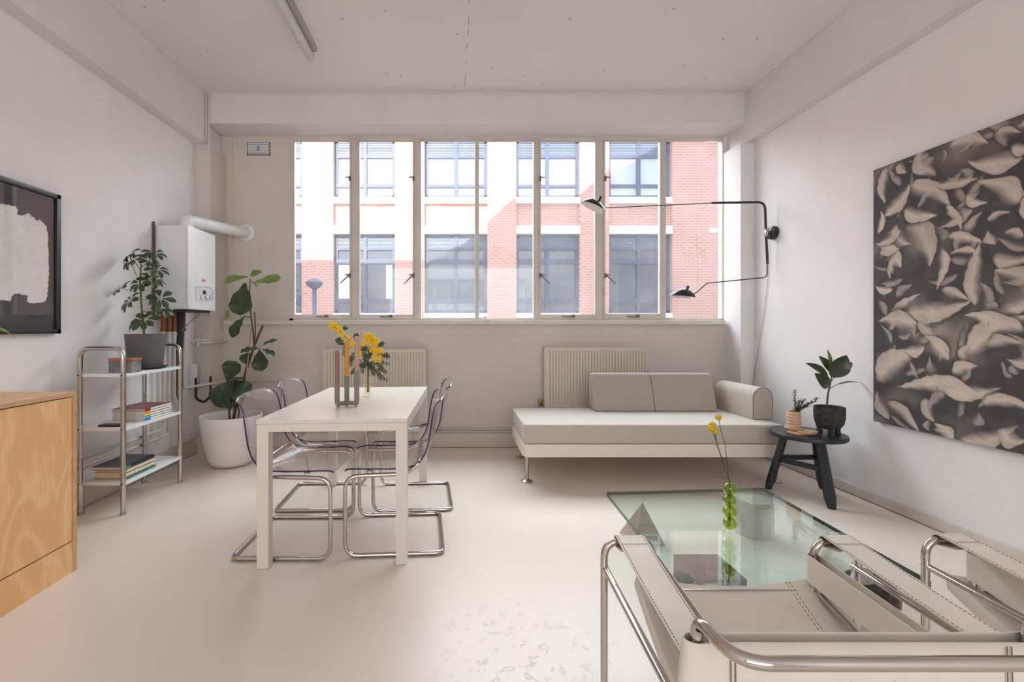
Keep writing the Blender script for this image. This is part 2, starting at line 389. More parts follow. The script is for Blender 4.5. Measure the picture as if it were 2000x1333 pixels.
class MB:
    def __init__(s): s.bm = bmesh.new()
    def box(s, lo, hi, bevel=0, mat=None, seg=2):
        bm2 = bmesh.new(); bmesh.ops.create_cube(bm2, size=1)
        lo, hi = Vector(lo), Vector(hi); d = hi - lo
        for v in bm2.verts: v.co = Vector((lo[i] + (v.co[i] + .5) * d[i] for i in range(3)))
        if bevel: bmesh.ops.bevel(bm2, geom=bm2.edges[:], offset=bevel, segments=seg, affect='EDGES', profile=.6)
        s.add(bm2, mat); return s
    def cbox(s, c, size, bevel=0, rot=None, mat=None):
        h = Vector(size) / 2
        m = Matrix.Translation(Vector(c)) @ (rot.to_4x4() if rot else Matrix.Identity(4))
        s.box(-h, h, bevel, m if mat is None else mat @ m); return s
    def add(s, bm2, mat=None):
        if mat is not None: bmesh.ops.transform(bm2, matrix=mat, verts=bm2.verts[:])
        me = bpy.data.meshes.new('tmp'); bm2.to_mesh(me); bm2.free()
        s.bm.from_mesh(me); bpy.data.meshes.remove(me)
    def hexa(s, p):
        """8 corners: bottom 4 counter-clockwise, then top 4"""
        v = [s.bm.verts.new(Vector(q)) for q in p]
        for f in ((3, 2, 1, 0), (4, 5, 6, 7), (0, 1, 5, 4), (1, 2, 6, 5), (2, 3, 7, 6), (3, 0, 4, 7)):
            s.bm.faces.new([v[i] for i in f])
        return s
    def prism(s, poly, ax, a, b):
        """poly of 2D points in the two other axes, extruded along axis ax from a to b"""
        def P(q, t):
            return {0: (t, q[0], q[1]), 1: (q[0], t, q[1]), 2: (q[0], q[1], t)}[ax]
        A = [s.bm.verts.new(P(q, a)) for q in poly]; B = [s.bm.verts.new(P(q, b)) for q in poly]
        n = len(poly)
        s.bm.faces.new(A[::-1]); s.bm.faces.new(B)
        for i in range(n): s.bm.faces.new((A[i], A[(i + 1) % n], B[(i + 1) % n], B[i]))
        return s
    def tube(s, pts, r, seg=10, closed=False, caps=True):
        pts = [Vector(p) for p in pts]; n = len(pts)
        rr = r if isinstance(r, (list, tuple)) else [r] * n
        tang = []
        for i in range(n):
            if closed: t = pts[(i + 1) % n] - pts[i - 1]
            else: t = pts[min(i + 1, n - 1)] - pts[max(i - 1, 0)]
            tang.append(t.normalized() if t.length > 1e-9 else Vector((0, 0, 1)))
        up = Vector((0, 0, 1)) if abs(tang[0].z) < .9 else Vector((1, 0, 0))
        nrm = (up - tang[0] * up.dot(tang[0])).normalized()
        rings = []
        for i in range(n):
            if i: 
                q = tang[i - 1].rotation_difference(tang[i]); nrm = q @ nrm
                nrm = (nrm - tang[i] * nrm.dot(tang[i])).normalized()
            bi = tang[i].cross(nrm)
            rings.append([s.bm.verts.new(pts[i] + (nrm * math.cos(2 * math.pi * k / seg) + bi * math.sin(2 * math.pi * k / seg)) * rr[i]) for k in range(seg)])
        m = n if closed else n - 1
        for i in range(m):
            A, B = rings[i], rings[(i + 1) % n]
            for k in range(seg):
                s.bm.faces.new((A[k], A[(k + 1) % seg], B[(k + 1) % seg], B[k]))
        if caps and not closed:
            s.bm.faces.new(rings[0][::-1]); s.bm.faces.new(rings[-1])
        return s
    def lathe(s, prof, c=(0, 0, 0), seg=32, mat=None, closed=False):
        c = Vector(c); rings = []
        bm2 = bmesh.new()
        for (r, z) in prof:
            if r < 1e-5: rings.append([bm2.verts.new(c + Vector((0, 0, z)))])
            else: rings.append([bm2.verts.new(c + Vector((r * math.cos(2 * math.pi * k / seg), r * math.sin(2 * math.pi * k / seg), z))) for k in range(seg)])
        m = len(rings) if closed else len(rings) - 1
        for i in range(m):
            A, B = rings[i], rings[(i + 1) % len(rings)]
            for k in range(seg):
                k2 = (k + 1) % seg
                if len(A) == 1 and len(B) == 1: continue
                if len(A) == 1: bm2.faces.new((A[0], B[k2], B[k]))
                elif len(B) == 1: bm2.faces.new((A[k], A[k2], B[0]))
                else: bm2.faces.new((A[k], A[k2], B[k2], B[k]))
        s.add(bm2, mat); return s
    def grid(s, rows, thick=0):
        """sheet through a grid of points; thick gives it a body"""
        V = [[s.bm.verts.new(Vector(p)) for p in r] for r in rows]
        fs = []
        for i in range(len(V) - 1):
            for j in range(len(V[0]) - 1):
                fs.append(s.bm.faces.new((V[i][j], V[i][j + 1], V[i + 1][j + 1], V[i + 1][j])))
        if thick:
            s.bm.normal_update()
            nr = {}
            for f in fs:
                for v in f.verts: nr[v] = nr.get(v, Vector()) + f.normal
            V2 = [[s.bm.verts.new(v.co - nr[v].normalized() * thick) for v in r] for r in V]
            I, J = len(V) - 1, len(V[0]) - 1
            for i in range(I):
                for j in range(J):
                    s.bm.faces.new((V2[i][j], V2[i + 1][j], V2[i + 1][j + 1], V2[i][j + 1]))
            for i in range(I):
                s.bm.faces.new((V[i][0], V[i + 1][0], V2[i + 1][0], V2[i][0]))
                s.bm.faces.new((V[i + 1][J], V[i][J], V2[i][J], V2[i + 1][J]))
            for j in range(J):
                s.bm.faces.new((V[0][j + 1], V[0][j], V2[0][j], V2[0][j + 1]))
                s.bm.faces.new((V[I][j], V[I][j + 1], V2[I][j + 1], V2[I][j]))
        return s
    def sphere(s, c, r, u=12, v=8, scale=(1, 1, 1)):
        bm2 = bmesh.new(); bmesh.ops.create_uvsphere(bm2, u_segments=u, v_segments=v, radius=r)
        s.add(bm2, Matrix.Translation(Vector(c)) @ Matrix.Diagonal((*scale, 1))); return s
    def leaf(s, a, b, w, up, bend=.15, fold=.25, kind='oval', wav=0, n=9, seed=0, width_dir=None):
        """blade from a to b of half width w; up is the side it faces"""
        a, b, up = Vector(a), Vector(b), Vector(up)
        d = b - a; L = d.length; dn = d / L
        side = Vector(width_dir) if width_dir else dn.cross(up)
        side = (side - dn * side.dot(dn)).normalized(); nz = side.cross(dn).normalized()
        if nz.dot(up) < 0: nz = -nz
        rows = []
        for i in range(n + 1):
            t = i / n
            if kind == 'oval': ww = math.sin(math.pi * t ** .85) ** .8
            elif kind == 'obovate': ww = math.sin(math.pi * t ** 1.5) ** .75
            elif kind == 'fiddle':
                ww = max(0, math.sin(math.pi * (t * .97 + .03) ** 1.5)) ** .5 * (.5 + .65 * t)
            elif kind == 'lance': ww = math.sin(math.pi * t ** .7)
            else: ww = math.sin(math.pi * t)
            ww = max(ww, .02) * w
            base = a + d * t + nz * bend * L * math.sin(math.pi * t)
            wv = wav * w * math.sin(t * 17 + seed)
            rows.append([base + side * ww * q + nz * (abs(q) * fold * ww + (wv if abs(q) > .9 else 0) * (1 if q > 0 else -1)) for q in (-1, -.5, 0, .5, 1)])
        s.grid(rows); return s
    def build(s, name, mat, parent=None, loc=None, smooth=35, subsurf=0, label=None, cat=None, group=None, kind=None, local=False):
        bmesh.ops.recalc_face_normals(s.bm, faces=s.bm.faces[:]) if not getattr(s, 'norecalc', False) else None
        me = bpy.data.meshes.new(name)
        org = Vector((0, 0, 0))
        if parent is not None and not local: org = world_org(parent)
        elif loc is not None: org = Vector(loc)
        if org.length: bmesh.ops.translate(s.bm, vec=-org, verts=s.bm.verts[:])
        s.bm.to_mesh(me); s.bm.free()
        if smooth:
            me.polygons.foreach_set('use_smooth', [True] * len(me.polygons))
            if smooth < 180: me.set_sharp_from_angle(angle=R(smooth))
        if mat: me.materials.append(M[mat] if isinstance(mat, str) else mat)
        o = bpy.data.objects.new(name, me); COL.objects.link(o)
        if parent is not None: o.parent = parent; ORG[o.name] = org
        else: o.location = org; ORG[o.name] = org
        if subsurf:
            sb = o.modifiers.new('subdivision', 'SUBSURF'); sb.levels = subsurf; sb.render_levels = subsurf
        tag(o, label, cat, group, kind); return o

def tag(o, label=None, cat=None, group=None, kind=None):
    if label: o['label'] = label
    if cat: o['category'] = cat
    if group: o['group'] = group
    if kind: o['kind'] = kind
    return o
def thing(name, loc, label=None, cat=None, group=None, kind=None, rz=0):
    o = bpy.data.objects.new(name, None); COL.objects.link(o); o.location = loc; o.rotation_euler = (0, 0, rz)
    o.empty_display_size = .1
    ORG[o.name] = Vector(loc)
    return tag(o, label, cat, group, kind)
def copy_tree(o, parent=None):
    c = o.copy(); COL.objects.link(c)
    if parent: c.parent = parent
    for ch in [x for x in o.children]: copy_tree(ch, c)
    return c

# ------------------------------------------------------------------ the room
XL, XR = -2.52, 2.855           # side walls
YB, YP, YW = 4.665, 4.42, 4.72   # lower back wall, piers, window plane
ZC = 3.454
YR = -3.6                        # rear wall
MB().box((XL - .3, YR - .3, -.15), (XR + .3, 5.0, 0)).build('floor', 'floor', smooth=0, kind='structure')
MB().box((XL - .3, YR - .3, ZC), (XR + .3, 5.0, ZC + .25)).build('ceiling', 'ceiling', smooth=0, kind='structure')
MB().box((XL - .3, YR - .3, 0), (XL, 5.0, ZC)).build('wall_left', 'wall', smooth=0, kind='structure')
MB().box((XR, YR - .3, 0), (XR + .3, YW + .07, ZC)).build('wall_right', 'wall', smooth=0, kind='structure')
b = MB()
b.box((XL, YR - .3, 0), (XR, YR, .9)); b.box((XL, YR - .3, 2.95), (XR, YR, ZC))
b.box((XL, YR - .3, .9), (-1.95, YR, 2.95)); b.box((2.35, YR - .3, .9), (XR, YR, 2.95))
b.build('wall_rear', 'wall', smooth=0, kind='structure')
# back wall: painted brick below the sill, flat panel left of the window
XREV_L, XREV_R = -2.345, 2.72
ZS = 1.245
MB().box((XL, YB, 0), (XR, 5.0, ZS)).build('wall_back', 'painted_brick', smooth=0, kind='structure')
wl = (566 - CX) / F * YW
b = MB(); b.box((XREV_L - .2, YW, ZS), (wl, YW + .07, 3.2)); b.box((XREV_L - .2, YW + .07, ZS), (-1.97, 5.2, 3.2))
b.build('wall_back_panel', 'panel', smooth=0, kind='structure')
b = MB(); b.box((XREV_R, YW, ZS), (XR, YW + .07, 3.2)); b.box((3.02, YW + .07, ZS), (3.2, 5.2, 3.2)); b.build('wall_back_jamb', 'wall', smooth=0, kind='structure')
b = MB(); b.box((-2.40, YP, 3.164), (2.775, YW + .07, ZC), .004); b.build('trim_1', 'beam', smooth=0, kind='structure')      # lintel beam
b = MB(); b.box((XL, YR, 2.965), (-2.405, YP, ZC), .004); b.box((XL, YP, 2.965), (-2.405, 5.0, ZC)); b.build('trim_2', 'beam', smooth=0, kind='structure')
b = MB(); b.box((2.765, YR, 2.98), (XR, YP, ZC), .004); b.box((2.77, YP, 2.98), (XR, YW + .07, ZC)); b.build('trim_3', 'beam', smooth=0, kind='structure')
b = MB(); b.box((XL, YP, 0), (-2.365, YW + .01, 2.965), .003); b.build('trim_4', 'panel', smooth=0, kind='structure')     # left pier
b = MB(); b.box((XREV_R + .005, YP, 0), (XR, YW + .01, 2.98), .003); b.build('trim_5', 'wall', smooth=0, kind='structure')  # right pier
# sill board, skirting boxes
b = MB(); b.box((-2.34, YB - .045, ZS - .012), (XREV_R - .02, YW + .02, ZS + .03), .004); b.build('trim_6', 'sill', smooth=30, kind='structure')
b = MB(); b.box((-2.36, YB - .05, 0.004), (XREV_R, YB, .145), .006); b.build('baseboard_back', 'trim_paint', smooth=30, kind='structure')
b = MB(); b.box((XL, YR, 0.004), (XL + .03, YP, .14), .005); b.build('baseboard_left', 'trim_paint', smooth=30, kind='structure')
b = MB(); b.box((XR - .018, YR, 0.006), (XR, YP, .075), .004); b.build('baseboard_right', 'trim_paint', smooth=30, kind='structure')
b = MB(); b.tube([(-2.395, YP - .012, 2.99), (-2.395, YP - .012, ZC - .01)], .009, 8); b.tube([(-2.37, YP - .010, 2.9), (-2.37, YP - .010, ZC - .01)], .007, 8)
b.build('trim_7', 'panel', smooth=60, kind='structure')
b = MB(); b.box((-2.405, 0, ZC - .012), (-2.392, YP, ZC)); b.box((2.752, 0, ZC - .01), (2.765, YP, ZC)); b.box((-2.4, YP - .012, ZC - .012), (2.77, YP, ZC)); b.build('trim_8', 'beam', smooth=0, kind='structure')
b = MB(); b.box((-2.335, YW - .012, ZS + .03), (-2.295, YW, 3.16), .002); b.build('trim_9', 'panel', smooth=0, kind='structure')
# storey above (its roof line throws the shadow on the building across the street)
prof = [(-14, 3.75), (14, 3.75)]
sh = [(px, py) for px, py in ((1330, 250), (1190, 330), (1136, 376), (1000, 388), (952, 432), (900, 470), (826, 508), (560, 508))]
top = []
for px, py in sh:
    q = W(px, py, 13.0) - SUN * (13.0 - 5.2)
    top.append((q.x, q.z))
poly = [(-14, 3.75), (14, 3.75), (14, top[0][1] + 3.2), (top[0][0] + 1.5, top[0][1] + 1.5)] + top + [(-14, top[-1][1])]
MB().prism(poly, 1, 4.95, 5.2).build('wall_upper_storey', 'render_wall', smooth=0, kind='structure')
b = MB(); b.box((-14, 4.8, -4), (XL - .3, 5.2, 3.75)); b.box((XR + .3, 4.8, -4), (14, 5.2, 3.75)); b.box((XL - .3, 5.0, -4), (XR + .3, 5.2, 1.1))
b.box((XL - .3, 5.0, 3.46), (XR + .3, 5.2, 3.75)); b.build('wall_outside', 'render_wall', smooth=0, kind='structure')

# ------------------------------------------------------------------ the window
ZT = 3.164
def zx(py, Y=YW): return HC - (py - CY) * Y / F
def xx(px, Y=YW): return (px - CX) * Y / F
win = thing('window_1', (0.5, YW, ZS), kind='structure')
fr = MB(); zb, zt = zx(626), zx(264)
fr.box((xx(566), YW - .01, zb - .02), (xx(573), YW + .07, ZT)); fr.box((xx(1410), YW - .01, zb - .02), (XREV_R + .01, YW + .07, ZT))
fr.box((xx(564), YW - .012, ZT - .03), (XREV_R, YW + .07, ZT + .01)); fr.box((xx(566), YW - .01, ZS + .02), (XREV_R, YW + .07, zx(622.5)))
for a, c in ((686, 699), (809.5, 822.5), (927.5, 935.5), (1042, 1053), (1164, 1178), (1290, 1300.5)):
    fr.box((xx(a), YW - .005, zb - .01), (xx(c), YW + .06, ZT), .004)
fr.build('window_frame', 'window_paint', win, smooth=30)
def sash(x0, x1, g0, g1, gt, gb):
    m = MB(); y0, y1 = YW - .014, YW + .03
    m.box((xx(x0), y0, zx(623)), (xx(g0), y1, zx(267)), .003); m.box((xx(g1), y0, zx(623)), (xx(x1), y1, zx(267)), .003)
    m.box((xx(g0), y0, zx(gt)), (xx(g1), y1, zx(267)), .003); m.box((xx(g0), y0, zx(623)), (xx(g1), y1, zx(gb)), .003)
    return m
def pane(x0, x1, y0, y1, par):
    MB().box((xx(x0) - .004, YW + .012, zx(y1) - .004), (xx(x1) + .004, YW + .016, zx(y0) + .004)).build('pane', 'window_glass', par, smooth=0)
def latch(px, py, sgn, par, lever=True):
    m = MB(); x = xx(px); z = zx(py); y = YW - .02
    m.cbox((x, y, z), (.022, .014, .05), .003)
    m.tube([(x, y - .006, z), (x + sgn * .02, y - .012, z + .01), (x + sgn * .045, y - .016, z + .004)], .007, 8)
    if lever: m.tube([(x + sgn * .01, y - .012, z), (x + sgn * .055, y - .02, z - .045), (x + sgn * .095, y - .022, z - .085)], [.008, .006, .005], 8)
    m.build('latch', 'iron', par, smooth=50)
for (x0, x1, g0, g1, gt, gb, lx, sg) in ((573, 686, 576, 683, 275.5, 615, 684, -1), (699, 809.5, 703, 808 - 2, 275.5, 615, 808, -1),
                                         (1053, 1164, 1056, 1161.5, 276, 614.5, 1054.5, 1), (1178, 1290, 1181.5, 1288, 274, 613, 1181, 1)):
    s_ = sash(x0, x1, g0, g1, gt, gb).build('casement', 'window_paint', win, smooth=30)
    pane(g0, g1, gt, gb, s_)
    latch(lx, 350, sg, s_, False); latch(lx, 539, sg, s_, True)
    m = MB(); xm = xx((x0 + x1) / 2); m.tube([(xm - .06, YW - .028, zx(619)), (xm + .07, YW - .028, zx(619.5))], .006, 8); m.cbox((xm + .05, YW - .03, zx(618)), (.035, .02, .03), .004)
    m.build('stay', 'iron', s_, smooth=50)
for g0, g1 in ((822.5, 927.5), (935.5, 1042), (1300.5, 1410)):
    pane(g0, g1, 268.5, 622.5, win)
# white trinket on the sill
p = W(950, 628, YB + .0)
m = MB(); m.sphere((p.x - .01, YB - .01, ZS + .055), .022, scale=(1.1, .8, 1)); m.sphere((p.x + .035, YB - .012, ZS + .045), .015); m.sphere((p.x - .035, YB - .012, ZS + .045), .015); m.sphere((p.x + .0, YB - .02, ZS + .042), .014, scale=(3, 1, .8))
m.build('sill_trinket', 'clear_trinket', loc=(p.x, YB - .01, ZS + .03), label='small white glassy trinket sitting on the windowsill', cat='ornament')

# wall vent
v0, v1 = W(483, 279, YW), W(528, 304, YW)
vt = thing('wall_vent', (v0.x, YW, v1.z), 'slatted metal air vent high on the wall beside the window', 'vent')
m = MB(); m.box((v0.x, YW - .008, v1.z), (v1.x, YW, v1.z + .012)); m.box((v0.x, YW - .008, v0.z - .012), (v1.x, YW, v0.z)); m.box((v0.x, YW - .008, v1.z), (v0.x + .010, YW, v0.z)); m.box((v1.x - .010, YW - .008, v1.z), (v1.x, YW, v0.z))
m.box((v0.x, YW - .003, v1.z), (v1.x, YW, v0.z)); m.build('vent_frame', 'vent', vt, smooth=0)
m = MB()
for k in range(7):
    z = v1.z + .017 + k * (v0.z - v1.z - .03) / 6.3
    m.box((v0.x + .012, YW - .013, z), (v1.x - .012, YW - .004, z + .009))
m.build('slats', 'vent_light', vt, smooth=0)
m = MB(); m.box(((v0.x + v1.x) / 2 - .008, YW - .02, v1.z + .045), ((v0.x + v1.x) / 2 + .006, YW - .005, v1.z + .09)); m.build('vent_knob', 'vent', vt, smooth=0)

# ------------------------------------------------------------------ across the street
YF = 13.0
def fx(px, Y=YF): return (px - CX) * Y / F
def fz(py, Y=YF): return HC - (py - CY) * Y / F
bd = thing('office_building', (1.0, YF, -4), 'red brick office building with blue windows seen through the glass', 'building')
cols = [(469, 589), (651, 771), (829, 952), (1008.5, 1133), (1190, 1313)]
w = MB()
edges = [(-200, 469), (589, 651), (771, 829), (952, 1008.5), (1133, 1190), (1313, 1900)]
ZTOP = 7.6
for a, c in edges: w.box((fx(a), YF, -4), (fx(c), YF + .6, ZTOP))
for a, c in cols:
    w.box((fx(a), YF + .12, fz(441)), (fx(c), YF + .6, fz(397)))
    w.box((fx(a), YF + .12, fz(441) - 3.3), (fx(c), YF + .6, fz(397) - 3.3 ))
    w.box((fx(a), YF + .12, fz(272)), (fx(c), YF + .6, ZTOP))
    w.box((fx(a), YF + .5, -4), (fx(c), YF + .6, ZTOP))
w.build('brick_wall', 'brick', bd, smooth=0)
for a, c in cols:
    MB().box((fx(a), YF - .02, fz(457)), (fx(c), YF + .3, fz(441))).build('lintel', 'stone', bd, smooth=0)
    MB().box((fx(a), YF - .01, fz(397)), (fx(c), YF + .3, fz(385))).build('window_ledge', 'stone', bd, smooth=0)
    MB().box((fx(a), YF - .02, fz(621)), (fx(c), YF + .3, fz(612))).build('window_ledge', 'stone', bd, smooth=0)
MB().box((fx(1385), YF - .02, fz(455)), (fx(1430), YF + .1, fz(446))).build('stone_block', 'stone', bd, smooth=0)
MB().box((fx(1374), YF - .02, fz(279)), (fx(1440), YF + .1, fz(262))).build('stone_block', 'stone', bd, smooth=0)
MB().box((fx(-200), YF - .3, ZTOP), (fx(1900), YF + 6, ZTOP + .3)).build('roof', 'stone', bd, smooth=0)
def office_window(a, c, ytop, ybot, upper):
    x0, x1 = fx(a), fx(c); z0, z1 = fz(ybot), fz(ytop); y = YF + .16; xm = (x0 + x1) / 2
    f = MB(); d = .09
    f.box((x0, y, z0), (x0 + d, y + .1, z1)); f.box((x1 - d, y, z0), (x1, y + .1, z1)); f.box((x0, y, z1 - .06), (x1, y + .1, z1)); f.box((x0, y, z0), (x1, y + .1, z0 + d))
    f.box((xm - .05, y - .02, z0), (xm + .05, y + .1, z1))
    lines = [(298, 305), (357, 363)] if upper else [(481, 487), (505, 514), (583, 592)]
    for p0, p1 in lines: f.box((x0, y - .01, fz(p1)), (x1, y + .1, fz(p0)))
    fo = f.build('window', 'blue_frame', bd, smooth=0)
    l = MB(); zt_, zb_ = fz(lines[0][0]), z1 - .05
    n = 7
    for k in range(n):
        z = zt_ + (zb_ - zt_) * k / n
        l.box((x0 + d, y + .02, z), (x1 - d, y + .05, z + (zb_ - zt_) / n * .7))
    l.box((x0 + d, y + .06, zt_), (x1 - d, y + .08, zb_))
    l.build('louvre', 'louvre', fo, smooth=0)
    g = MB(); g.box((x0 + d, y + .05, z0 + d), (x1 - d, y + .07, zt_)); g.build('pane', 'sky_reflection_glass' if upper else 'far_glass', fo, smooth=0)
for a, c in cols:
    office_window(a, c, 272, 385, True); office_window(a, c, 458, 612, False)
for a, c in ((651, 680), (745, 765), (580, 586)): MB().box((fx(a) + .1, YF + .195, fz(583)), (fx(c), YF + .205, fz(516))).build('blind', 'stone', bd, smooth=0)
MB().box((-16, -14, -4), (16, -12, 7.6)).build('rear_sun_blocker', 'render_wall', smooth=0, kind='structure')  # unseen block added to keep the sun out of the rear opening
MB().box((-20, 5.2, -4.1), (30, 40, -4)).build('street_ground', 'asphalt', smooth=0, kind='structure')
lp = W(614, 613, 10.5)
st = thing('street_lamp', (lp.x, 10.5, -4), 'slim grey street lamp standing in front of the brick building', 'street lamp')
m = MB(); m.tube([(lp.x, 10.5, -4), (lp.x, 10.5, fz(558, 10.5))], .05, 10); m.build('pole', 'blue_frame', st, smooth=50)
m = MB(); m.lathe([(0, .1), (.1, .08), (.2, .0), (.16, -.08), (.05, -.16), (0, -.16)], (lp.x, 10.5, fz(552, 10.5)), 16); m.build('lamp_head', 'blue_frame', st, smooth=50)

# ------------------------------------------------------------------ radiators
def radiator(x0, x1, zt_, zb_, label):
    Yf = 4.56
    o = thing('radiator', ((x0 + x1) / 2, YB, zb_), label, 'radiator', 'wall radiators under the window')
    rows = []; n = 33; wdt = x1 - x0
    pr = [(x0, Yf + .012)]
    pitch = (wdt - .05) / n
    for k in range(n):
        a = x0 + .025 + k * pitch
        pr += [(a, Yf), (a + pitch * .55, Yf), (a + pitch * .68, Yf + .012), (a + pitch * .87, Yf + .012)]
    pr += [(x1 - .025, Yf), (x1, Yf + .012), (x1, Yf + .03), (x0, Yf + .03)]
    m = MB(); m.prism(pr, 2, zb_ + .035, zt_ - .035)
    m.box((x0, Yf + .006, zb_), (x1, Yf + .03, zb_ + .036), .004); m.box((x0, Yf + .006, zt_ - .036), (x1, Yf + .03, zt_ - .008), .004)
    m.build('front_panel', 'rad', o, smooth=25)
    m = MB(); m.box((x0 + .01, Yf + .05, zb_ + .02), (x1 - .01, YB - .03, zt_ - .03)); m.build('rear_panel', 'rad', o, smooth=0)
    m = MB(); m.box((x0 - .002, Yf + .002, zt_ - .012), (x1 + .002, YB - .025, zt_), .003); m.box((x0 - .003, Yf + .008, zb_ + .02), (x0 + .006, YB - .025, zt_)); m.box((x1 - .006, Yf + .008, zb_ + .02), (x1 + .003, YB - .025, zt_))
    m.build('grille', 'rad', o, smooth=0)
    for x, s in ((x0 + .15, 1), (x1 - .15, 1)):
        m = MB(); m.box((x - .015, YB - .04, zb_ + .05), (x + .015, YB - .002, zt_ - .05)); m.build('bracket', 'rad', o, smooth=0)
    m = MB(); m.tube([(x0 + .004, Yf + .05, zb_ + .04), (x0 - .035, Yf + .05, zb_ + .04)], .010, 8); m.lathe([(0, -.03), (.014, -.03), (.016, .0), (.018, .02), (.012, .05), (0, .05)], (x0 - .035, Yf + .05, zb_ + .045), 12)
    vv = m.build('valve', 'brass', o, smooth=40)
    m = MB(); m.tube([(x0 - .035, Yf + .05, zb_ + .02), (x0 - .035, Yf + .05, .19)], .008, 8); m.build('valve_pipe', 'pipe_paint', o, smooth=50)
    return o
radiator(-1.327, -.309, .992, .40, 'cream ridged radiator behind the white dining table')
radiator(.873, 1.893, 1.008, .403, 'cream ridged radiator behind the grey daybed sofa')
m = MB(); m.tube([(-1.95, YB - .03, .18), (XREV_R - .03, YB - .03, .18)], .009, 8)
m.tube([(-1.95, YB - .055, .16), (XREV_R - .03, YB - .055, .16)], .008, 8)
for x in (-.9, -.15, .42, 1.4): m.cbox((x, YB - .03, .18), (.012, .05, .03), .002)
m.build('heating_pipe', 'pipe_paint', loc=(0, YB - .03, .17), smooth=50, label='pair of thin painted heating pipes running along the brick wall above the skirting', cat='pipe')

# ------------------------------------------------------------------ boiler, flue, pipes
Xb, Y0, Y1, Z0b, Z1b = -2.23, 3.83, 4.257, 1.357, 2.055
bo = thing('boiler', (-2.38, 4.04, Z0b), 'white wall hung gas boiler in the corner above the chrome shelf', 'boiler')
m = MB(); m.box((XL + .012, Y0, Z0b), (Xb - .02, Y1, Z1b), .006); m.build('casing', 'boiler', bo, smooth=30)
m = MB(); m.box((Xb - .018, Y0 - .001, Z0b), (Xb, Y1 + .001, Z1b), .006); fc = m.build('front_cover', 'white_metal', bo, smooth=30)
def fpt(px, py): return WX(px, Xb, py)
m = MB(); a, c = fpt(394.3, 545.5), fpt(401, 550.5); m.box((Xb - .001, a.y, c.z), (Xb + .003, c.y, a.z), .001); bg = m.build('badge', 'red_badge', bo, smooth=0)
# raised lines on the badge
m = MB(); yy0, yy1 = a.y, c.y; zz = (a.z + c.z) / 2
for k in range(3):
    y = yy0 + (yy1 - yy0) * (.28 + .2 * k); m.box((Xb + .003, y, zz - .006), (Xb + .004, y + .004, zz + .005))
m.box((Xb + .003, yy0 + (yy1 - yy0) * .25, zz - .0015), (Xb + .004, yy0 + (yy1 - yy0) * .8, zz + .001)); m.build('badge_lettering', 'white_metal', bg, smooth=0)
a, c = fpt(381.5, 561), fpt(414.5, 588)
m = MB(); m.box((Xb - .001, a.y, c.z), (Xb + .0015, c.y, a.z)); m.build('control_panel', 'panel_grey', bo, smooth=0)
lp_ = MB(); P = [fpt(381.5, 560.5), fpt(400, 561), fpt(410, 563), fpt(415, 568), fpt(415, 586), fpt(400, 588.5), fpt(382, 587.5)]
for q in P: q.x = Xb + .002
lp_.tube(P, .0014, 5, closed=True); lp_.build('panel_outline', 'grey_line', bo, smooth=60)
m = MB(); a, c = fpt(396, 567.5), fpt(401.3, 575.5); m.box((Xb, a.y, c.z), (Xb + .004, c.y, a.z)); m.build('display', 'dark_display', bo, smooth=0)
for px in (393.5, 403.5):
    q = fpt(px, 581); m = MB(); m.lathe([(0, .014), (.015, .012), (.019, 0)], seg=20, mat=Matrix.Translation((Xb, q.y, q.z)) @ Matrix.Rotation(R(90), 4, 'Y')); m.build('knob', 'white_metal', bo, smooth=40)
    m = MB(); m.tube([(Xb + .003, q.y + .021 * math.cos(t * .35), q.z + .021 * math.sin(t * .35)) for t in range(18)], .0013, 5, closed=True); m.build('dial_ring', 'grey_line', bo, smooth=60)
for px, h in ((398.6, .008), (409.5, .018)):
    q = fpt(px, 581); m = MB(); m.box((Xb, q.y - .006, q.z - h), (Xb + .003, q.y + .006, q.z + h)); m.build('indicator', 'grey_line', bo, smooth=0)
m = MB(); m.box((-2.46, Y0 + .02, Z0b - .02), (-2.26, Y1 - .03, Z0b), .003); m.build('underside_plate', 'black', bo, smooth=0)
fl = thing('boiler_flue', (-2.36, 4.04, Z1b), 'fat white flue pipe bending from the boiler top into the back wall', 'flue pipe')
m = MB(); fp = fillet([(-2.36, 4.02, Z1b + .002), (-2.36, 4.02, 2.14), (-2.16, YW, 2.175)], .07, 8)
m.tube(fp, .052, 20); m.lathe([(.058, 0), (.062, .005), (.062, .03), (.053, .032)], (-2.36, 4.02, Z1b + .002), 24)
m.build('flue_pipe', 'pvc', fl, smooth=60)
m = MB(); d = (Vector((-2.16, YW, 2.175)) - Vector((-2.36, 4.02, 2.14))).normalized(); q = Vector((-2.36, 4.02, 2.14)) + d * .17
m.tube([q, q + d * .03], .056, 20); m.build('joint_ring', 'pvc', fl, smooth=40)
m = MB(); m.lathe([(.05, 0), (.085, 0), (.088, .006), (.06, .018), (.052, .018)], seg=28, mat=Matrix.Translation((-2.16, YW, 2.175)) @ Matrix.Rotation(R(90), 4, 'X')); m.build('wall_flange', 'pvc', fl, smooth=40)
XPp = -2.455
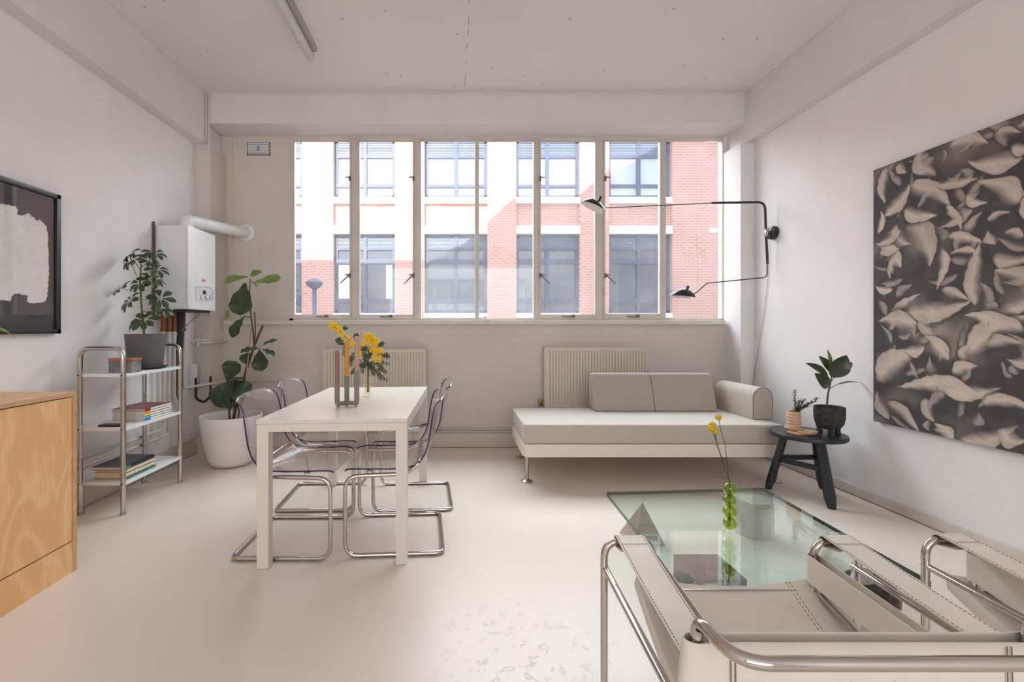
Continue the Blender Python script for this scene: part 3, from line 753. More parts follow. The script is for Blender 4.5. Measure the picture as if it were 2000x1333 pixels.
for i, (y, zend) in enumerate(((3.855, .35), (3.93, .29), (4.005, .40), (4.14, .55))):
    pp = thing('boiler_pipe', (XPp, y, zend), ['white painted pipe under the boiler, nearest the room', 'white painted pipe under the boiler, second from the room', 'white painted pipe under the boiler, beside the black lagging', 'white painted pipe under the boiler, furthest into the corner'][i], 'pipe', 'pipes under the boiler')
    m = MB(); m.tube([(XPp, y, Z0b - .02), (XPp, y, 1.19)], .017, 12); m.tube([(XPp, y, 1.20), (XPp, y, 1.17)], .021, 12); m.build('copper_end', 'copper', pp, smooth=50)
    m = MB()
    if i < 2: pts = fillet([(XPp, y, 1.18), (XPp, y, zend), (XPp, 2.31, zend)], .05)
    elif i == 2: pts = fillet([(XPp, y, 1.18), (XPp, y, .62), (XPp, y + .09, .36), (XPp, y + .09, .2), (XPp + .02, 4.38, .2)], .03)
    else: pts = fillet([(XPp, y, 1.18), (XPp, y, .66), (-2.33, 4.36, .67), (-2.30, YB - .03, .67), (-1.75, YB - .03, .67), (-1.75, YB - .03, .19)], .03)
    m.tube(pts, .014, 10); m.build('painted_run', 'pipe_paint', pp, smooth=50)
m = MB(); m.tube(fillet([(-2.44, 4.07, Z0b - .02), (-2.44, 4.07, 1.12), (-2.46, 4.075, .95), (-2.46, 4.075, .5)], .04), [.032] * 100 if False else .028, 12)
m.build('lagged_pipe', 'lag', loc=(-2.44, 4.07, .5), smooth=50, label='thick pipe wrapped in black foam below the boiler', cat='pipe')
m = MB(); m.tube(fillet([(-2.40, 4.16, 1.06), (-2.33, 4.33, 1.06), (-2.33, YB + .001, 1.06)], .03), .010, 8); m.tube([(-2.36, 4.2, 1.10), (-2.36, 4.2, 1.02)], .013, 8); m.tube([(-2.40, 4.12, 1.09), (-2.30, 4.24, 1.085)], .007, 8)
m.build('overflow_pipe', 'pipe_paint', loc=(-2.33, 4.4, 1.06), smooth=50, label='thin white pipe with a tap running level to the back wall below the boiler', cat='pipe')
m = MB(); m.tube([(-2.30, 4.14, Z0b - .01), (-2.34, 4.10, 1.28), (-2.45, 4.04, 1.14)], .004, 6)
m.build('boiler_cable', 'cord', loc=(-2.35, 4.1, 1.2), smooth=50, label='thin grey cable slanting down from the boiler underside', cat='cable')
m = MB(); m.box((XL, 4.33, .62), (XL + .05, 4.40, .86), .006); m.build('fused_switch_box', 'white_metal', loc=(XL, 4.36, .62), smooth=30, label='small white switch box on the wall in the pipe corner', cat='switch box')
m = MB(); m.tube(fillet([(-2.40, 4.24, .74), (-2.40, 4.24, .55), (-2.37, 4.32, .50), (-2.34, 4.38, .55), (-2.34, 4.38, .74)], .05), .012, 8)
m.build('filling_hose', 'black', loc=(-2.38, 4.3, .55), smooth=50, label='black braided filling hose looping below the boiler pipes', cat='hose')
m = MB(); m.tube([(XL + .012, 3.815, 1.30), (XL + .012, 3.815, 2.08)], .009, 8); m.build('wall_conduit', 'brown_pipe', loc=(XL, 3.81, 1.25), smooth=50, label='dark thin vertical pipe against the wall at the near edge of the boiler', cat='pipe')

# ------------------------------------------------------------------ ceiling light
ct = thing('ceiling_light', (-1.17, 3.0, ZC), 'long fluorescent tube fitting on the ceiling', 'ceiling light')
MB().box((-1.165, 2.15, ZC - .04), (-1.12, 3.70, ZC), .004).build('batten', 'batten', ct, smooth=30)
m = MB(); n = 14; poly = []
for k in range(n): poly.append((-1.180 + .036 * math.cos(2 * math.pi * k / n), ZC - .068 + .034 * math.sin(2 * math.pi * k / n)))
m.tube([(-1.180, 2.13, ZC - .066), (-1.180, 2.15, ZC - .066), (-1.180, 3.72, ZC - .066), (-1.180, 3.745, ZC - .066)], [.026, .034, .034, .022], 16)
m.build('diffuser', 'diffuser', ct, smooth=50)

# ------------------------------------------------------------------ wall lamp
LY = 4.14
def L(px, py, dy=0): return W(px, py, LY + dy)
wl_ = thing('wall_lamp', (XR, LY, 2.05), 'black two armed swivel wall lamp with duck bill shades on the right wall', 'wall lamp')
c = L(1497, 455); 
m = MB(); m.lathe([(0, .0), (.06, 0), (.062, .01), (.060, .035), (.045, .045), (0, .045)], seg=32, mat=Matrix.Translation((XR, LY, c.z)) @ Matrix.Rotation(R(-90), 4, 'Y')); m.build('wall_plate', 'black_paint', wl_, smooth=40)
xs = L(1496, 455).x
m = MB(); m.tube([(XR - .04, LY, c.z), (xs, LY, c.z)], .012, 12); m.sphere((xs, LY, c.z), .026, 16, 10, (.5, 1, 1.6)); m.build('swivel_joint', 'brushed', wl_, smooth=50)
m = MB(); m.tube(fillet([L(1390, 396.5), L(1494, 395), L(1496, 455), L(1499, 516)], .07, 8), .0105, 10); m.build('main_arm', 'black_paint', wl_, smooth=50)
ua = MB(); ua.tube([L(1395, 396.5), L(1178, 406.5)], .0045, 8); ua.build('thin_arm', 'black_paint', wl_, smooth=50)
m = MB(); m.tube(fillet([L(1498.5, 512), L(1498, 542), L(1381, 553.5), L(1350, 580)], [0, .04, .02, 0], 6), .0048, 8); m.build('thin_arm', 'black_paint', wl_, smooth=50)
def shade(root, pivot, tip, drop, tilt):
    """a folded duck-bill bowl: pointed lip toward tip, high crown near the pivot"""
    px_, pz = pivot; tx, tz = tip
    ax = Vector((tx - px_, 0, tz - pz)); Ln = ax.length
    def bowl(off):
        rows = []
        for i in range(13):
            t = i / 12
            row = []
            for j in range(13):
                s_ = -1 + 2 * j / 12
                wv = .082 * math.sin(math.pi * min(1, .13 + t * .87)) ** .55
                if t > .985: wv = .004
                hgt = .075 * math.sin(math.pi * min(1, .22 + .78 * t)) ** 1.2 * (1 - abs(s_) ** 2.4)
                x = px_ + (tx - px_) * t
                z = pz + (tz - pz) * t - drop * math.sin(math.pi * (1 - t)) * .0
                lowr = -drop * (1 - t) ** 2
                row.append((x, LY + wv * s_, z + hgt + lowr + tilt * (1 - t) - off))
            rows.append(row)
        return rows
    m = MB(); m.grid(bowl(0), 0)
    o = m.build('lamp_shade', 'black_paint', root, smooth=180)
    m = MB(); m.grid(bowl(.0025), 0); m.build('shade_lining', 'white_inside', o, smooth=180)
    return o
u0, u1 = L(1180, 412), L(1134, 394)
sh1 = shade(wl_, (u0.x, u0.z), (u1.x, u1.z), .02, .0)
a, b2 = L(1168, 397), L(1173, 384.5)
m = MB(); m.tube([a, b2], [.012, .013], 12); m.build('lamp_holder', 'black_paint', sh1, smooth=40)
u0, u1 = L(1353, 582), L(1306, 577)
sh2 = shade(wl_, (u0.x, u0.z), (u1.x, u1.z), .0, .0)
m = MB(); m.tube([L(1340, 570), L(1344, 559)], [.012, .013], 12); m.build('lamp_holder', 'black_paint', sh2, smooth=40)
cp = [WX(1502, XR - .01, 470), WX(1500, XR - .008, 540), WX(1494, XR - .008, 600), WX(1486, XR - .008, 655), WX(1478.5, XR - .008, 700), WX(1474, XR - .008, 725)]
m = MB(); m.tube(cp, .0022, 6); m.tube([cp[-1], (cp[-1].x - .01, 4.395, .72), (2.80, 4.40, .5)], .004, 6)
m.build('lamp_cord', 'cord', loc=(XR, 4.2, .8), smooth=50, label='thin cord hanging from the wall lamp down the corner', cat='cord')

# ------------------------------------------------------------------ pictures
def big_art():
    Xp = XR - .035
    ya, yb_, za, zb_ = 3.118, 1.45, .570, 2.267
    root = thing('wall_art', (XR, 2.3, za), 'large unframed charcoal artwork of crumpled pale leaf shapes on the right wall', 'artwork')
    MB().box((Xp + .002, yb_, za), (XR, ya, zb_)).build('canvas_body', 'dark_ground', root, smooth=0)
    nu, nv = 330, 360
    U, V = np.meshgrid(np.linspace(0, 1, nu), np.linspace(0, 1, nv))
    Yg = ya + (yb_ - ya) * U; Zg = zb_ + (za - zb_) * V
    rng = np.random.RandomState(4)
    def nz(sc_, seed):
        r = np.random.RandomState(seed); out = np.zeros_like(Yg)
        for k in range(7):
            a, b_, p1, p2 = r.uniform(-1, 1) * sc_, r.uniform(-1, 1) * sc_, r.uniform(0, 7), r.uniform(0, 7)
            out += np.sin(a * Yg + b_ * Zg + p1 + 1.3 * np.sin(b_ * .7 * Yg - a * .6 * Zg + p2))
        return out / 7
    base = .03 + .05 * (nz(9, 1) * .5 + .5) + .42 * np.clip(nz(14, 2) * 1.1 + .12 * nz(40, 12), 0, 1)
    base = base * (.75 + .5 * nz(30, 21))
    val = base.copy()
    S = [(95,240,90,380,16),(190,290,85,425,24),(215,180,285,272,26),(330,160,480,150,22),(390,215,609,200,30),(180,310,340,385,26),(290,310,440,275,14),(430,290,609,385,30),(390,350,480,370,14),(400,500,450,405,16),(285,470,420,400,14),(180,440,260,615,34),(120,470,190,530,20),(55,520,150,620,22),(160,400,290,420,20),(320,500,480,530,14),(455,505,425,760,24),(310,540,285,700,14),(140,560,110,660,12),(530,490,609,500,14),(490,580,640,570,24),(470,440,560,410,12),(55,680,120,700,14),(110,800,225,710,14),(160,780,420,735,28),(60,820,215,830,24),(215,810,290,870,16),(300,700,410,740,14),(450,790,640,730,22),(395,940,640,790,36),(400,900,395,980,16),(230,865,325,965,22),(60,960,130,900,26),(60,1040,225,930,36),(150,920,240,910,16),(340,1010,440,980,18),(250,1010,280,1040,10),(130,1060,440,1080,28),(300,1070,530,1060,22),(450,1110,640,1145,22),(60,1070,110,1180,18),(100,1110,220,1230,18),(240,1100,280,1190,18),(270,1190,340,1270,20),(370,1260,560,1220,24),(470,900,600,900,20),(540,960,640,960,16),(430,800,480,830,10),(545,620,640,600,14),(75,400,70,490,12),(140,230,175,260,14),(320,380,375,480,12),(480,470,500,530,14),(150,470,60,530,14),(70,560,150,540,10),(330,560,430,560,12),(560,170,640,160,16),(500,120,600,110,12)]
    def mp(x, y):
        px, py = 1680 + x / 1.903, 200 + y / 1.904
        q = WX(px, Xp, py); return q.y, q.z
    strokes = []
    for x1, y1, x2, y2, ww in S:
        a = mp(x1, y1); b_ = mp(x2, y2)
        ym = (a[0] + b_[0]) / 2
        strokes.append((a, b_, ww / 1.903 * ym / F * 1.4))
    small = []
    for k in range(80):
        y, z = rng.uniform(2.2, 3.1), rng.uniform(za, zb_); an = rng.uniform(0, math.pi); Ln = rng.uniform(.06, .2)
        small.append(((y, z), (y + math.cos(an) * Ln, z + math.sin(an) * Ln), rng.uniform(.012, .03)))
    strokes = small + strokes
    for k in range(95):   # the part of the sheet beyond the picture's edge
        y, z = rng.uniform(1.45, 2.30), rng.uniform(za, zb_); an = rng.uniform(0, math.pi); Ln = rng.uniform(.08, .3)
        strokes.append(((y, z), (y + math.cos(an) * Ln, z + math.sin(an) * Ln), rng.uniform(.03, .06)))
    for i, (a, b_, hw) in enumerate(strokes):
        amp = .55 if i < 80 else rng.uniform(.8, 1.0)
        dy, dz = b_[0] - a[0], b_[1] - a[1]; Ln = math.hypot(dy, dz) + 1e-6
        wob = .005 * np.sin(23 * Yg + 31 * Zg + i * 1.7) + .0025 * np.sin(87 * Zg - 71 * Yg + i)
        t = ((Yg - a[0]) * dy + (Zg - a[1]) * dz) / Ln / Ln
        s_ = ((Yg - a[0]) * dz - (Zg - a[1]) * dy) / Ln + wob
        cur = hw * .5 * (1 if i % 2 else -1) * np.sin(np.pi * np.clip(t, 0, 1)); s2 = s_ - cur
        wv = hw * np.sin(np.pi * np.clip(t, 0, 1) ** (.7 if i % 3 else 1.4)) ** .95
        ins = (t > 0) & (t < 1)
        q = np.where(ins, s2 / np.maximum(wv, 1e-4), 5)
        e = .10
        edge = np.clip((1 - q) / e, 0, 1) * np.clip((q + 1) / 1.0, 0, 1) if i % 2 else np.clip((1 + q) / e, 0, 1) * np.clip((1 - q) / 1.0, 0, 1)
        edge = edge * np.clip(t / .12, 0, 1) * np.clip((1 - t) / .05, 0, 1)
        # soft dark shadow on the sharp side
        sq = (q - 1) if i % 2 else (-q - 1)
        shd = np.where(ins & (sq > 0), np.exp(-(sq / .55) ** 2), 0) * .75
        val = val * (1 - shd)
        shade_ = .62 - .14 * np.abs(q) + .018 * np.sin(90 * t * Ln + 9 * q + i) + .09 * nz(45, 30 + i % 5)
        val = val * (1 - edge) + shade_ * edge * amp
    val += .02 * nz(60, 8); val = np.clip(val, .03, .75)
    me = bpy.data.meshes.new('drawing')
    verts = np.stack([np.full(Yg.size, Xp), Yg.ravel(), Zg.ravel()], 1) - np.array(world_org(root))
    ii = np.arange(nu * nv).reshape(nv, nu)
    fs = np.stack([ii[:-1, :-1], ii[:-1, 1:], ii[1:, 1:], ii[1:, :-1]], -1).reshape(-1, 4)
    me.from_pydata(verts.tolist(), [], fs.tolist())
    ca = me.color_attributes.new('drawing', 'FLOAT_COLOR', 'POINT')
    v = val.ravel(); c0 = np.array(lin((44, 43, 46))); c1 = np.array(lin((216, 200, 186)))
    k = np.clip(v / .68, 0, 1)[:, None] ** 1.0
    colr = np.concatenate([c0 * (1 - k) + c1 * k, np.ones((v.size, 1))], 1)
    ca.data.foreach_set('color', colr.ravel().astype(np.float32))
    t = NT('charcoal_drawing'); at = t.n('ShaderNodeAttribute'); at.attribute_name = 'drawing'
    gr = t.ramp(t.noise(t.coord(), 160, 3, .7), [(.3, (.82,) * 3), (.7, (1.06,) * 3)])
    t.princ(t.mix(1.0, at.outputs['Color'], gr, 'MULTIPLY'), .8); me.materials.append(t.m)
    o = bpy.data.objects.new('drawing', me); COL.objects.link(o); o.parent = root
big_art()

def framed_art():
    Xf = XL + .035
    ya, za, zb_ = 2.895, 1.165, 2.033; yb_ = 1.93
    root = thing('framed_picture', (XL, 2.4, za), 'black framed picture with a ragged white painted field above the plywood cabinet', 'picture')
    d = .028
    m = MB(); m.box((XL, ya - d, za), (Xf, ya, zb_), .002); m.box((XL, yb_, za), (Xf, yb_ + d, zb_), .002); m.box((XL, yb_, zb_ - d), (Xf, ya, zb_), .002); m.box((XL, yb_, za), (Xf, ya, za + d), .002)
    m.build('frame', 'black_frame', root, smooth=30)
    MB().box((XL + .002, yb_ + d, za + d), (XL + .012, ya - d, zb_ - d)).build('dark_ground', 'dark_ground', root, smooth=0)
    B = [(0,265),(30,262),(62,270),(95,275),(118,288),(130,300),(128,345),(160,350),(200,334),(224,336),(240,362),(290,385),(300,382),(330,412),(348,430),(352,470),(360,510),(356,560),(362,620),(360,700),(363,780),(358,850),(355,900),(350,960),(335,985),(318,990),(300,997),(230,1002),(205,990),(208,945),(180,935),(150,930),(110,928),(90,945),(75,985),(40,980),(0,975)]
    pts = []
    for x, y in B:
        q = WX(x / 3.808, XL + .016, 330 + y / 3.808); pts.append((q.y, q.z))
    rnd = random.Random(3); fine = []
    for i in range(len(pts) - 1):
        a, b_ = pts[i], pts[i + 1]
        for k in range(4):
            s_ = k / 4; fine.append((a[0] + (b_[0] - a[0]) * s_ + rnd.uniform(-.004, .004), a[1] + (b_[1] - a[1]) * s_ + rnd.uniform(-.005, .005)))
    fine.append(pts[-1])
    yl = pts[0][0]
    fine += [(2.3, pts[-1][1] - .02), (2.1, pts[-1][1] + .01), (2.03, 1.4), (2.02, 1.7), (2.06, 1.86), (2.3, pts[0][1] + .01)]
    m = MB(); m.prism(fine, 0, XL + .0125, XL + .016); m.build('white_paint', 'white_art', root, smooth=0)
    MB().box((XL + .021, yb_ + d, za + d), (XL + .024, ya - d, zb_ - d)).build('glass', 'picture_glass', root, smooth=0)
framed_art()

# ------------------------------------------------------------------ plywood cabinet
XC = -1.886; YC1 = 2.288; YC0 = .75; ZT_ = .8835
cb = thing('sideboard', (-2.2, 1.5, 0), 'birch plywood cabinet with flush doors against the left wall', 'cabinet')
m = MB(); m.box((XL + .035, YC0, ZT_ - .019), (XC, YC1, ZT_)); m.build('top_board', 'plywood', cb, smooth=0)
m = MB(); m.box((XC, YC0, ZT_ - .019), (XC + .001, YC1, ZT_)); m.box((XC, YC1 - .022, 0), (XC + .001, YC1, ZT_ - .019)); m.build('board_edges', 'ply_edge', cb, smooth=0)
for y0_, y1_ in ((YC1 - .022, YC1), (YC0, YC0 + .022)): MB().box((XL + .035, y0_, 0), (XC, y1_, ZT_ - .019)).build('side_panel', 'plywood', cb, smooth=0)
m = MB(); m.box((XC - .03, YC0 + .022, 0), (XC - .002, YC1 - .023, .150)); m.build('plinth', 'plywood', cb, smooth=0)
m = MB(); m.box((XL + .04, YC0 + .022, .15), (XL + .06, YC1 - .022, ZT_ - .02)); m.box((XC - .05, YC0 + .022, .14), (XC - .04, YC1 - .022, ZT_ - .02)); m.build('carcass', 'ply_edge', cb, smooth=0)
ym = (YC0 + YC1) / 2
for a, c in ((YC0 + .026, ym - .002), (ym + .002, YC1 - .027)):
    MB().box((XC - .02, a, .157), (XC - .002, c, ZT_ - .024)).build('door', 'plywood', cb, smooth=0)

# leaf reaching into view from a plant on the cabinet
lf = thing('potted_houseplant', (-2.18, 1.72, ZT_), 'bright green leaf tip of a plant standing on the plywood cabinet', 'plant')
m = MB(); m.lathe([(0, 0), (.06, 0), (.08, .12), (.074, .12), (.06, .1), (0, .1)], (-2.18, 1.72, ZT_), 24); m.build('pot', 'white_pot', lf, smooth=40)
m = MB(); tp = WX(33, -2.05, 663); md = WX(3, -2.06, 645)
m.tube([(-2.18, 1.72, ZT_ + .1), (-2.16, 1.8, 1.12), (-2.08, 2.0, 1.2)], .004, 6)
for (x, y, z) in ((-2.35, 1.6, 1.15), (-2.1, 1.45, 1.1), (-2.3, 1.85, 1.05)): m.tube([(-2.18, 1.72, ZT_ + .1), (x, y, z)], .004, 6)
m.build('stems', 'bright_leaf', lf, smooth=50)
m = MB(); m.leaf((-2.08, 2.0, 1.2), tp, .022, (.5, 0, 1), .12, .3, 'oval')
for (x, y, z) in ((-2.35, 1.6, 1.15), (-2.1, 1.45, 1.1), (-2.3, 1.85, 1.05)): m.leaf((x, y, z), (x + .0, y - .12, z - .04), .03, (0, 0, 1))
m.build('foliage', 'bright_leaf', lf, smooth=180)

# ------------------------------------------------------------------ chrome shelf
xb_, xf_, yn, yf = -2.424, -2.146, 2.965, 3.575
SH = (.197, .547, .895)
sf = thing('shelving_unit', ((xb_ + xf_) / 2, (yn + yf) / 2, 0), 'low chrome tube shelf with three white shelves by the left wall', 'shelf unit')
for y in (yn, yf):
    m = MB(); m.tube(fillet([(xb_, y, .004), (xb_, y, 1.07), (xf_, y, 1.07), (xf_, y, .004)], .07, 8), .0155, 12)
    e = m.build('end_frame', 'chrome', sf, smooth=50)
    for x in (xb_, xf_): MB().tube([(x, y, 0), (x, y, .02)], .017, 12).build('foot_cap', 'brushed', e, smooth=50)
    for x in (xb_, xf_):
        for z in SH: MB().sphere((x, y - .0155, z), .005, 8, 6).build('bolt', 'black', e, smooth=50)
SH = (.197, .547, .895)
for z in SH:
    m = MB(); m.box((xb_ + .014, yn - .0, z - .012), (xf_ + .012, yf, z + .010), .003); m.build('shelf', 'white_metal', sf, smooth=30)

rnd = random.Random(11)
def book(x0, x1, y0, y1, z, h, cover, paper, label, cat, group, name='magazine', spine=None, square=None):
    o = thing(name, ((x0 + x1) / 2, (y0 + y1) / 2, z), label, cat, group)
    c = .0018
    m = MB(); m.box((x0 + .004, y0 + .003, z + c), (x1 - .003, y1 - .003, z + h - c)); m.build('pages', paper, o, smooth=0)
    m = MB(); m.box((x0, y0, z), (x1, y1, z + c)); m.box((x0, y0, z + h - c), (x1, y1, z + h)); m.build('cover', cover, o, smooth=0)
    m = MB(); m.box((x1 - .003, y0, z), (x1, y1, z + h)); m.build('spine', spine or cover, o, smooth=0)
    if square: m = MB(); m.box((x1, y0 + .004, z + .001), (x1 + .0008, y0 + .065, z + h - .001)); m.build('spine_square', square, o, smooth=0)
    return o
for k, (nm, rgb) in enumerate((('blue', (40, 130, 200)), ('cyan', (96, 196, 220)), ('yellow', (246, 202, 70)), ('orange', (240, 140, 50)), ('crimson', (150, 40, 60)))):
    M['sq_' + nm] = simple(nm + '_print', rgb, .5)
M['cover_wine'] = simple('wine_cover', (120, 52, 62), .4, var=.4, vscale=9)
z = SH[1] + .0105
for k, nm in enumerate(('blue', 'cyan', 'yellow', 'orange', 'crimson')):
    j = rnd.uniform(-.004, .004)
    lab = ['white magazine with a blue spine mark, lowest of the stack on the middle shelf', 'white magazine with a pale cyan spine mark on the middle shelf', 'white magazine with a yellow spine mark, in the middle of the rainbow stack', 'white magazine with an orange spine mark on the middle shelf', 'wine red magazine with a crimson spine mark on top of the rainbow stack'][k]
    book(-2.375 + j, -2.150, 3.17 + j, 3.475 + j, z, .0165, 'cover_wine' if k == 4 else 'cover_white', 'paper', lab, 'magazine', 'magazines stacked on the middle shelf', 'magazine', 'cover_white', 'sq_' + nm); z += .0168
m = MB(); m.box((-2.33, 2.99, SH[1] + .0105), (-2.19, 3.055, SH[1] + .022), .004); m.build('phone', 'black', loc=(-2.26, 3.02, SH[1] + .0105), smooth=40, label='flat black phone lying on the middle shelf before the magazines', cat='remote control')  # a phone, modelled as a plain black slab
M['cover_dark'] = simple('navy_cover', (40, 38, 52), .4, var=.3, vscale=30)
M['cover_teal'] = simple('teal_cover', (74, 140, 130), .5)
M['cover_cream'] = simple('cream_cover', (224, 210, 184), .6, var=.08, vscale=40)
z = SH[0] + .0105
book(-2.365, -2.155, 3.02, 3.30, z, .016, 'cover_teal', 'paper_cream', 'thin teal book at the bottom of the lowest shelf stack', 'book', 'books stacked on the lowest shelf', 'book'); z += .0163
book(-2.365, -2.160, 3.01, 3.29, z, .026, 'cover_cream', 'paper_cream', 'thick cream book, lower of the two on the lowest shelf', 'book', 'books stacked on the lowest shelf', 'book'); z += .0263
book(-2.370, -2.162, 3.02, 3.30, z, .022, 'cover_cream', 'paper_cream', 'cream book directly under the dark covered one', 'book', 'books stacked on the lowest shelf', 'book'); z += .0223
book(-2.38, -2.17, 3.0, 3.31, z, .020, 'cover_dark', 'paper', 'dark navy book topping the stack on the lowest shelf', 'book', 'books stacked on the lowest shelf', 'book', 'cover_dark', 'cover_teal')
bx = thing('keepsake_box', (-2.21, 3.07, SH[2] + .0105), 'grey marbled box with copper coloured lid on the top shelf', 'box')
m = MB(); m.box((-2.29, 3.03, SH[2] + .0105), (-2.135, 3.12, SH[2] + .085), .002); m.build('box_body', 'marble_grey', bx, smooth=0)
m = MB(); m.box((-2.293, 3.027, SH[2] + .086), (-2.132, 3.123, SH[2] + .106), .002); m.build('box_lid', 'copper_lid', bx, smooth=0)

# umbrella plant on the shelf
PY, PXc = 3.36, -2.268
zs = SH[2] + .0105
m = MB(); m.lathe([(0, .0), (.11, 0), (.13, .006), (.142, .016), (.136, .016), (.118, .009), (0, .009)], (PXc, PY, zs), 36); m.build('plant_saucer', 'dark_saucer', loc=(PXc, PY, zs), smooth=40, label='dark round saucer under the grey plant pot', cat='saucer')
up_ = thing('umbrella_plant', (PXc, PY, zs + .01), 'umbrella plant in a tapered grey pot on top of the chrome shelf', 'plant')
m = MB(); zb0 = zs + .0095; m.lathe([(0, 0), (.102, 0), (.108, .01), (.129, .232), (.129, .24), (.121, .24), (.116, .2), (0, .2)], (PXc, PY, zb0), 40); m.build('pot', 'grey_pot', up_, smooth=40)
m = MB(); m.lathe([(0, .212), (.118, .205)], (PXc, PY, zb0), 24)
for k in range(30):
    an, rr = rnd.uniform(0, 6.3), rnd.uniform(0, .1); m.sphere((PXc + rr * math.cos(an), PY + rr * math.sin(an), zb0 + .212), rnd.uniform(.006, .012), 6, 4)
m.build('soil', 'pebbles', up_, smooth=60)
SX = lambda x, y, dy=0: W(200 + x / 6.35, 470 + y / 6.347, PY + dy)
m = MB(); trunk = [SX(520, 1180), SX(495, 950), SX(480, 720), SX(468, 500), SX(480, 290), SX(470, 220)]
m.tube(trunk, [.008, .007, .007, .006, .004, .003], 8)
umb = [((340, 745), (478, 690), 0), ((470, 520), (470, 520), -.02), ((335, 260), (430, 440), .02), ((230, 590), (460, 660), .04), ((590, 245), (490, 330), .03), ((680, 350), (485, 425), -.03),
       ((620, 490), (470, 470), .04), ((720, 715), (480, 735), -.02), ((430, 990), (500, 1000), .02), ((520, 980), (505, 1000), -.05), ((750, 840), (520, 940), .03), ((350, 175), (470, 270), .04), ((650, 150), (480, 240), .06), ((460, 200), (470, 230), 0), ((400, 250), (465, 360), -.05)]
for (cx_, cy_), (sx_, sy_), dy in umb: m.tube([SX(sx_, sy_), SX(cx_, cy_, dy)], .0022, 6)
m.build('stems', 'stem_green', up_, smooth=60)
m = MB()
rnd = random.Random(5)
for i, ((cx_, cy_), _, dy) in enumerate(umb):
    c0 = SX(cx_, cy_, dy); n = 7 if i not in (13,) else 5
    size = (.082 if i in (0, 1, 6, 7, 8, 9) else .07) * (.55 if i == 13 else 1)
    out = Vector((c0.x - PXc, dy - .03, 0)); out = out.normalized() if out.length > .01 else Vector((0, -1, 0))
    for k in range(n):
        an = 2 * math.pi * k / n + i * .7
        nrm_ = Vector((out.x * .55, -.85 if i in (0, 1, 8, 9, 2, 7) else -.35, .55)).normalized()
        e1 = nrm_.cross(Vector((0, 0, 1))).normalized(); e2 = nrm_.cross(e1).normalized()
        dirv = e1 * math.cos(an) + e2 * math.sin(an)
        drop = -.22 - .15 * rnd.random()
        axis = (dirv + Vector((0, 0, drop))).normalized()
        Ln = size * rnd.uniform(.85, 1.15)
        st_ = c0 + axis * .012
        m.leaf(st_, st_ + axis * Ln, .0185 * size / .07, nrm_, .10, .25, 'obovate', n=7)
m.build('foliage', 'scheff', up_, smooth=180)

# ------------------------------------------------------------------ fiddle leaf fig in the corner
FX_, FY_ = -1.985, 4.06
fg = thing('fiddle_leaf_fig', (FX_, FY_, 0), 'tall fiddle leaf fig in a large white planter in the corner', 'plant')
m = MB(); m.lathe([(0, .004), (.12, .004), (.16, .012), (.185, .05), (.215, .16), (.242, .32), (.253, .43), (.250, .437), (.240, .437), (.236, .42), (.225, .33), (0, .33)], (FX_, FY_, 0), 56)
m.build('planter', 'white_pot', fg, smooth=50)
m = MB(); m.lathe([(0, .345), (.228, .338)], (FX_, FY_, 0), 32); m.build('soil', 'soil', fg, smooth=60)
FP = lambda x, y, dy=0: W(420 + x / 3.806, 510 + y / 3.808, FY_ + dy)
m = MB()
m.tube([FP(130, 1215), FP(160, 1050), FP(200, 950), FP(235, 800), FP(270, 700), FP(290, 630)], [.014, .014, .014, .013, .011, .009], 8)
m.tube([FP(290, 640), FP(285, 540), FP(270, 430), FP(262, 330), FP(255, 230), FP(262, 130)], [.007] * 4 + [.006, .004], 8)
m.tube([FP(290, 640), FP(300, 520), FP(295, 380)], .006, 8); m.tube([FP(290, 640), FP(320, 560), FP(355, 480)], [.010, .011, .009], 8)
m.tube([FP(110, 1215), FP(105, 1120), FP(130, 1040), FP(150, 950)], .009, 8); m.tube([FP(165, 1215), FP(180, 1120), FP(150, 1000)], .007, 8)
m.tube([FP(270, 420), FP(220, 412)], .004, 6); m.tube([FP(285, 640), FP(330, 655)], .005, 6); m.tube([FP(110, 1080), FP(90, 900)], .006, 6)
m.build('stems', 'stem_brown', fg, smooth=60)
m = MB(); m.tube([FP(205, 1215, -.02), FP(240, 780, -.02), FP(272, 480, -.02)], .005, 6); m.build('stake', 'stem_tan', fg, smooth=60)
m = MB(); fw = (0, -1, .25)
for (a, b_, w_, dy0, dy1, up, s_) in (
    ((225, 165), (190, 405), .108, -.02, -.10, fw, 1), ((222, 410), (125, 570), .062, 0, -.05, (-.3, -1, .2), 2), ((330, 660), (345, 820), .078, -.02, -.08, fw, 3),
    ((325, 655), (190, 680), .062, -.02, -.06, (0, -.4, 1), 4), ((330, 640), (468, 590), .040, 0, .02, (-.2, -.5, 1), 5), ((345, 655), (440, 710), .036, 0, -.08, (.3, -.6, 1), 6),
    ((90, 900), (150, 745), .090, 0, .02, (0, -1, -.1), 7), ((150, 880), (0, 1080), .110, -.04, -.1, fw, 8), ((120, 890), (240, 1010), .105, -.02, -.06, (.3, -1, .3), 9), ((90, 890), (220, 882), .030, 0, -.05, (0, -.3, 1), 10),
    ((260, 680), (205, 760), .055, .02, .0, fw, 11), ((150, 960), (90, 1100), .07, -.03, -.12, fw, 12), ((130, 950), (180, 1080), .075, .02, -.02, fw, 15)):
    m.leaf(FP(*a, dy0), FP(*b_, dy1), w_, up, .08, .12, 'fiddle', .10, 14, s_)
m.build('foliage', 'fig_leaf', fg, smooth=180)
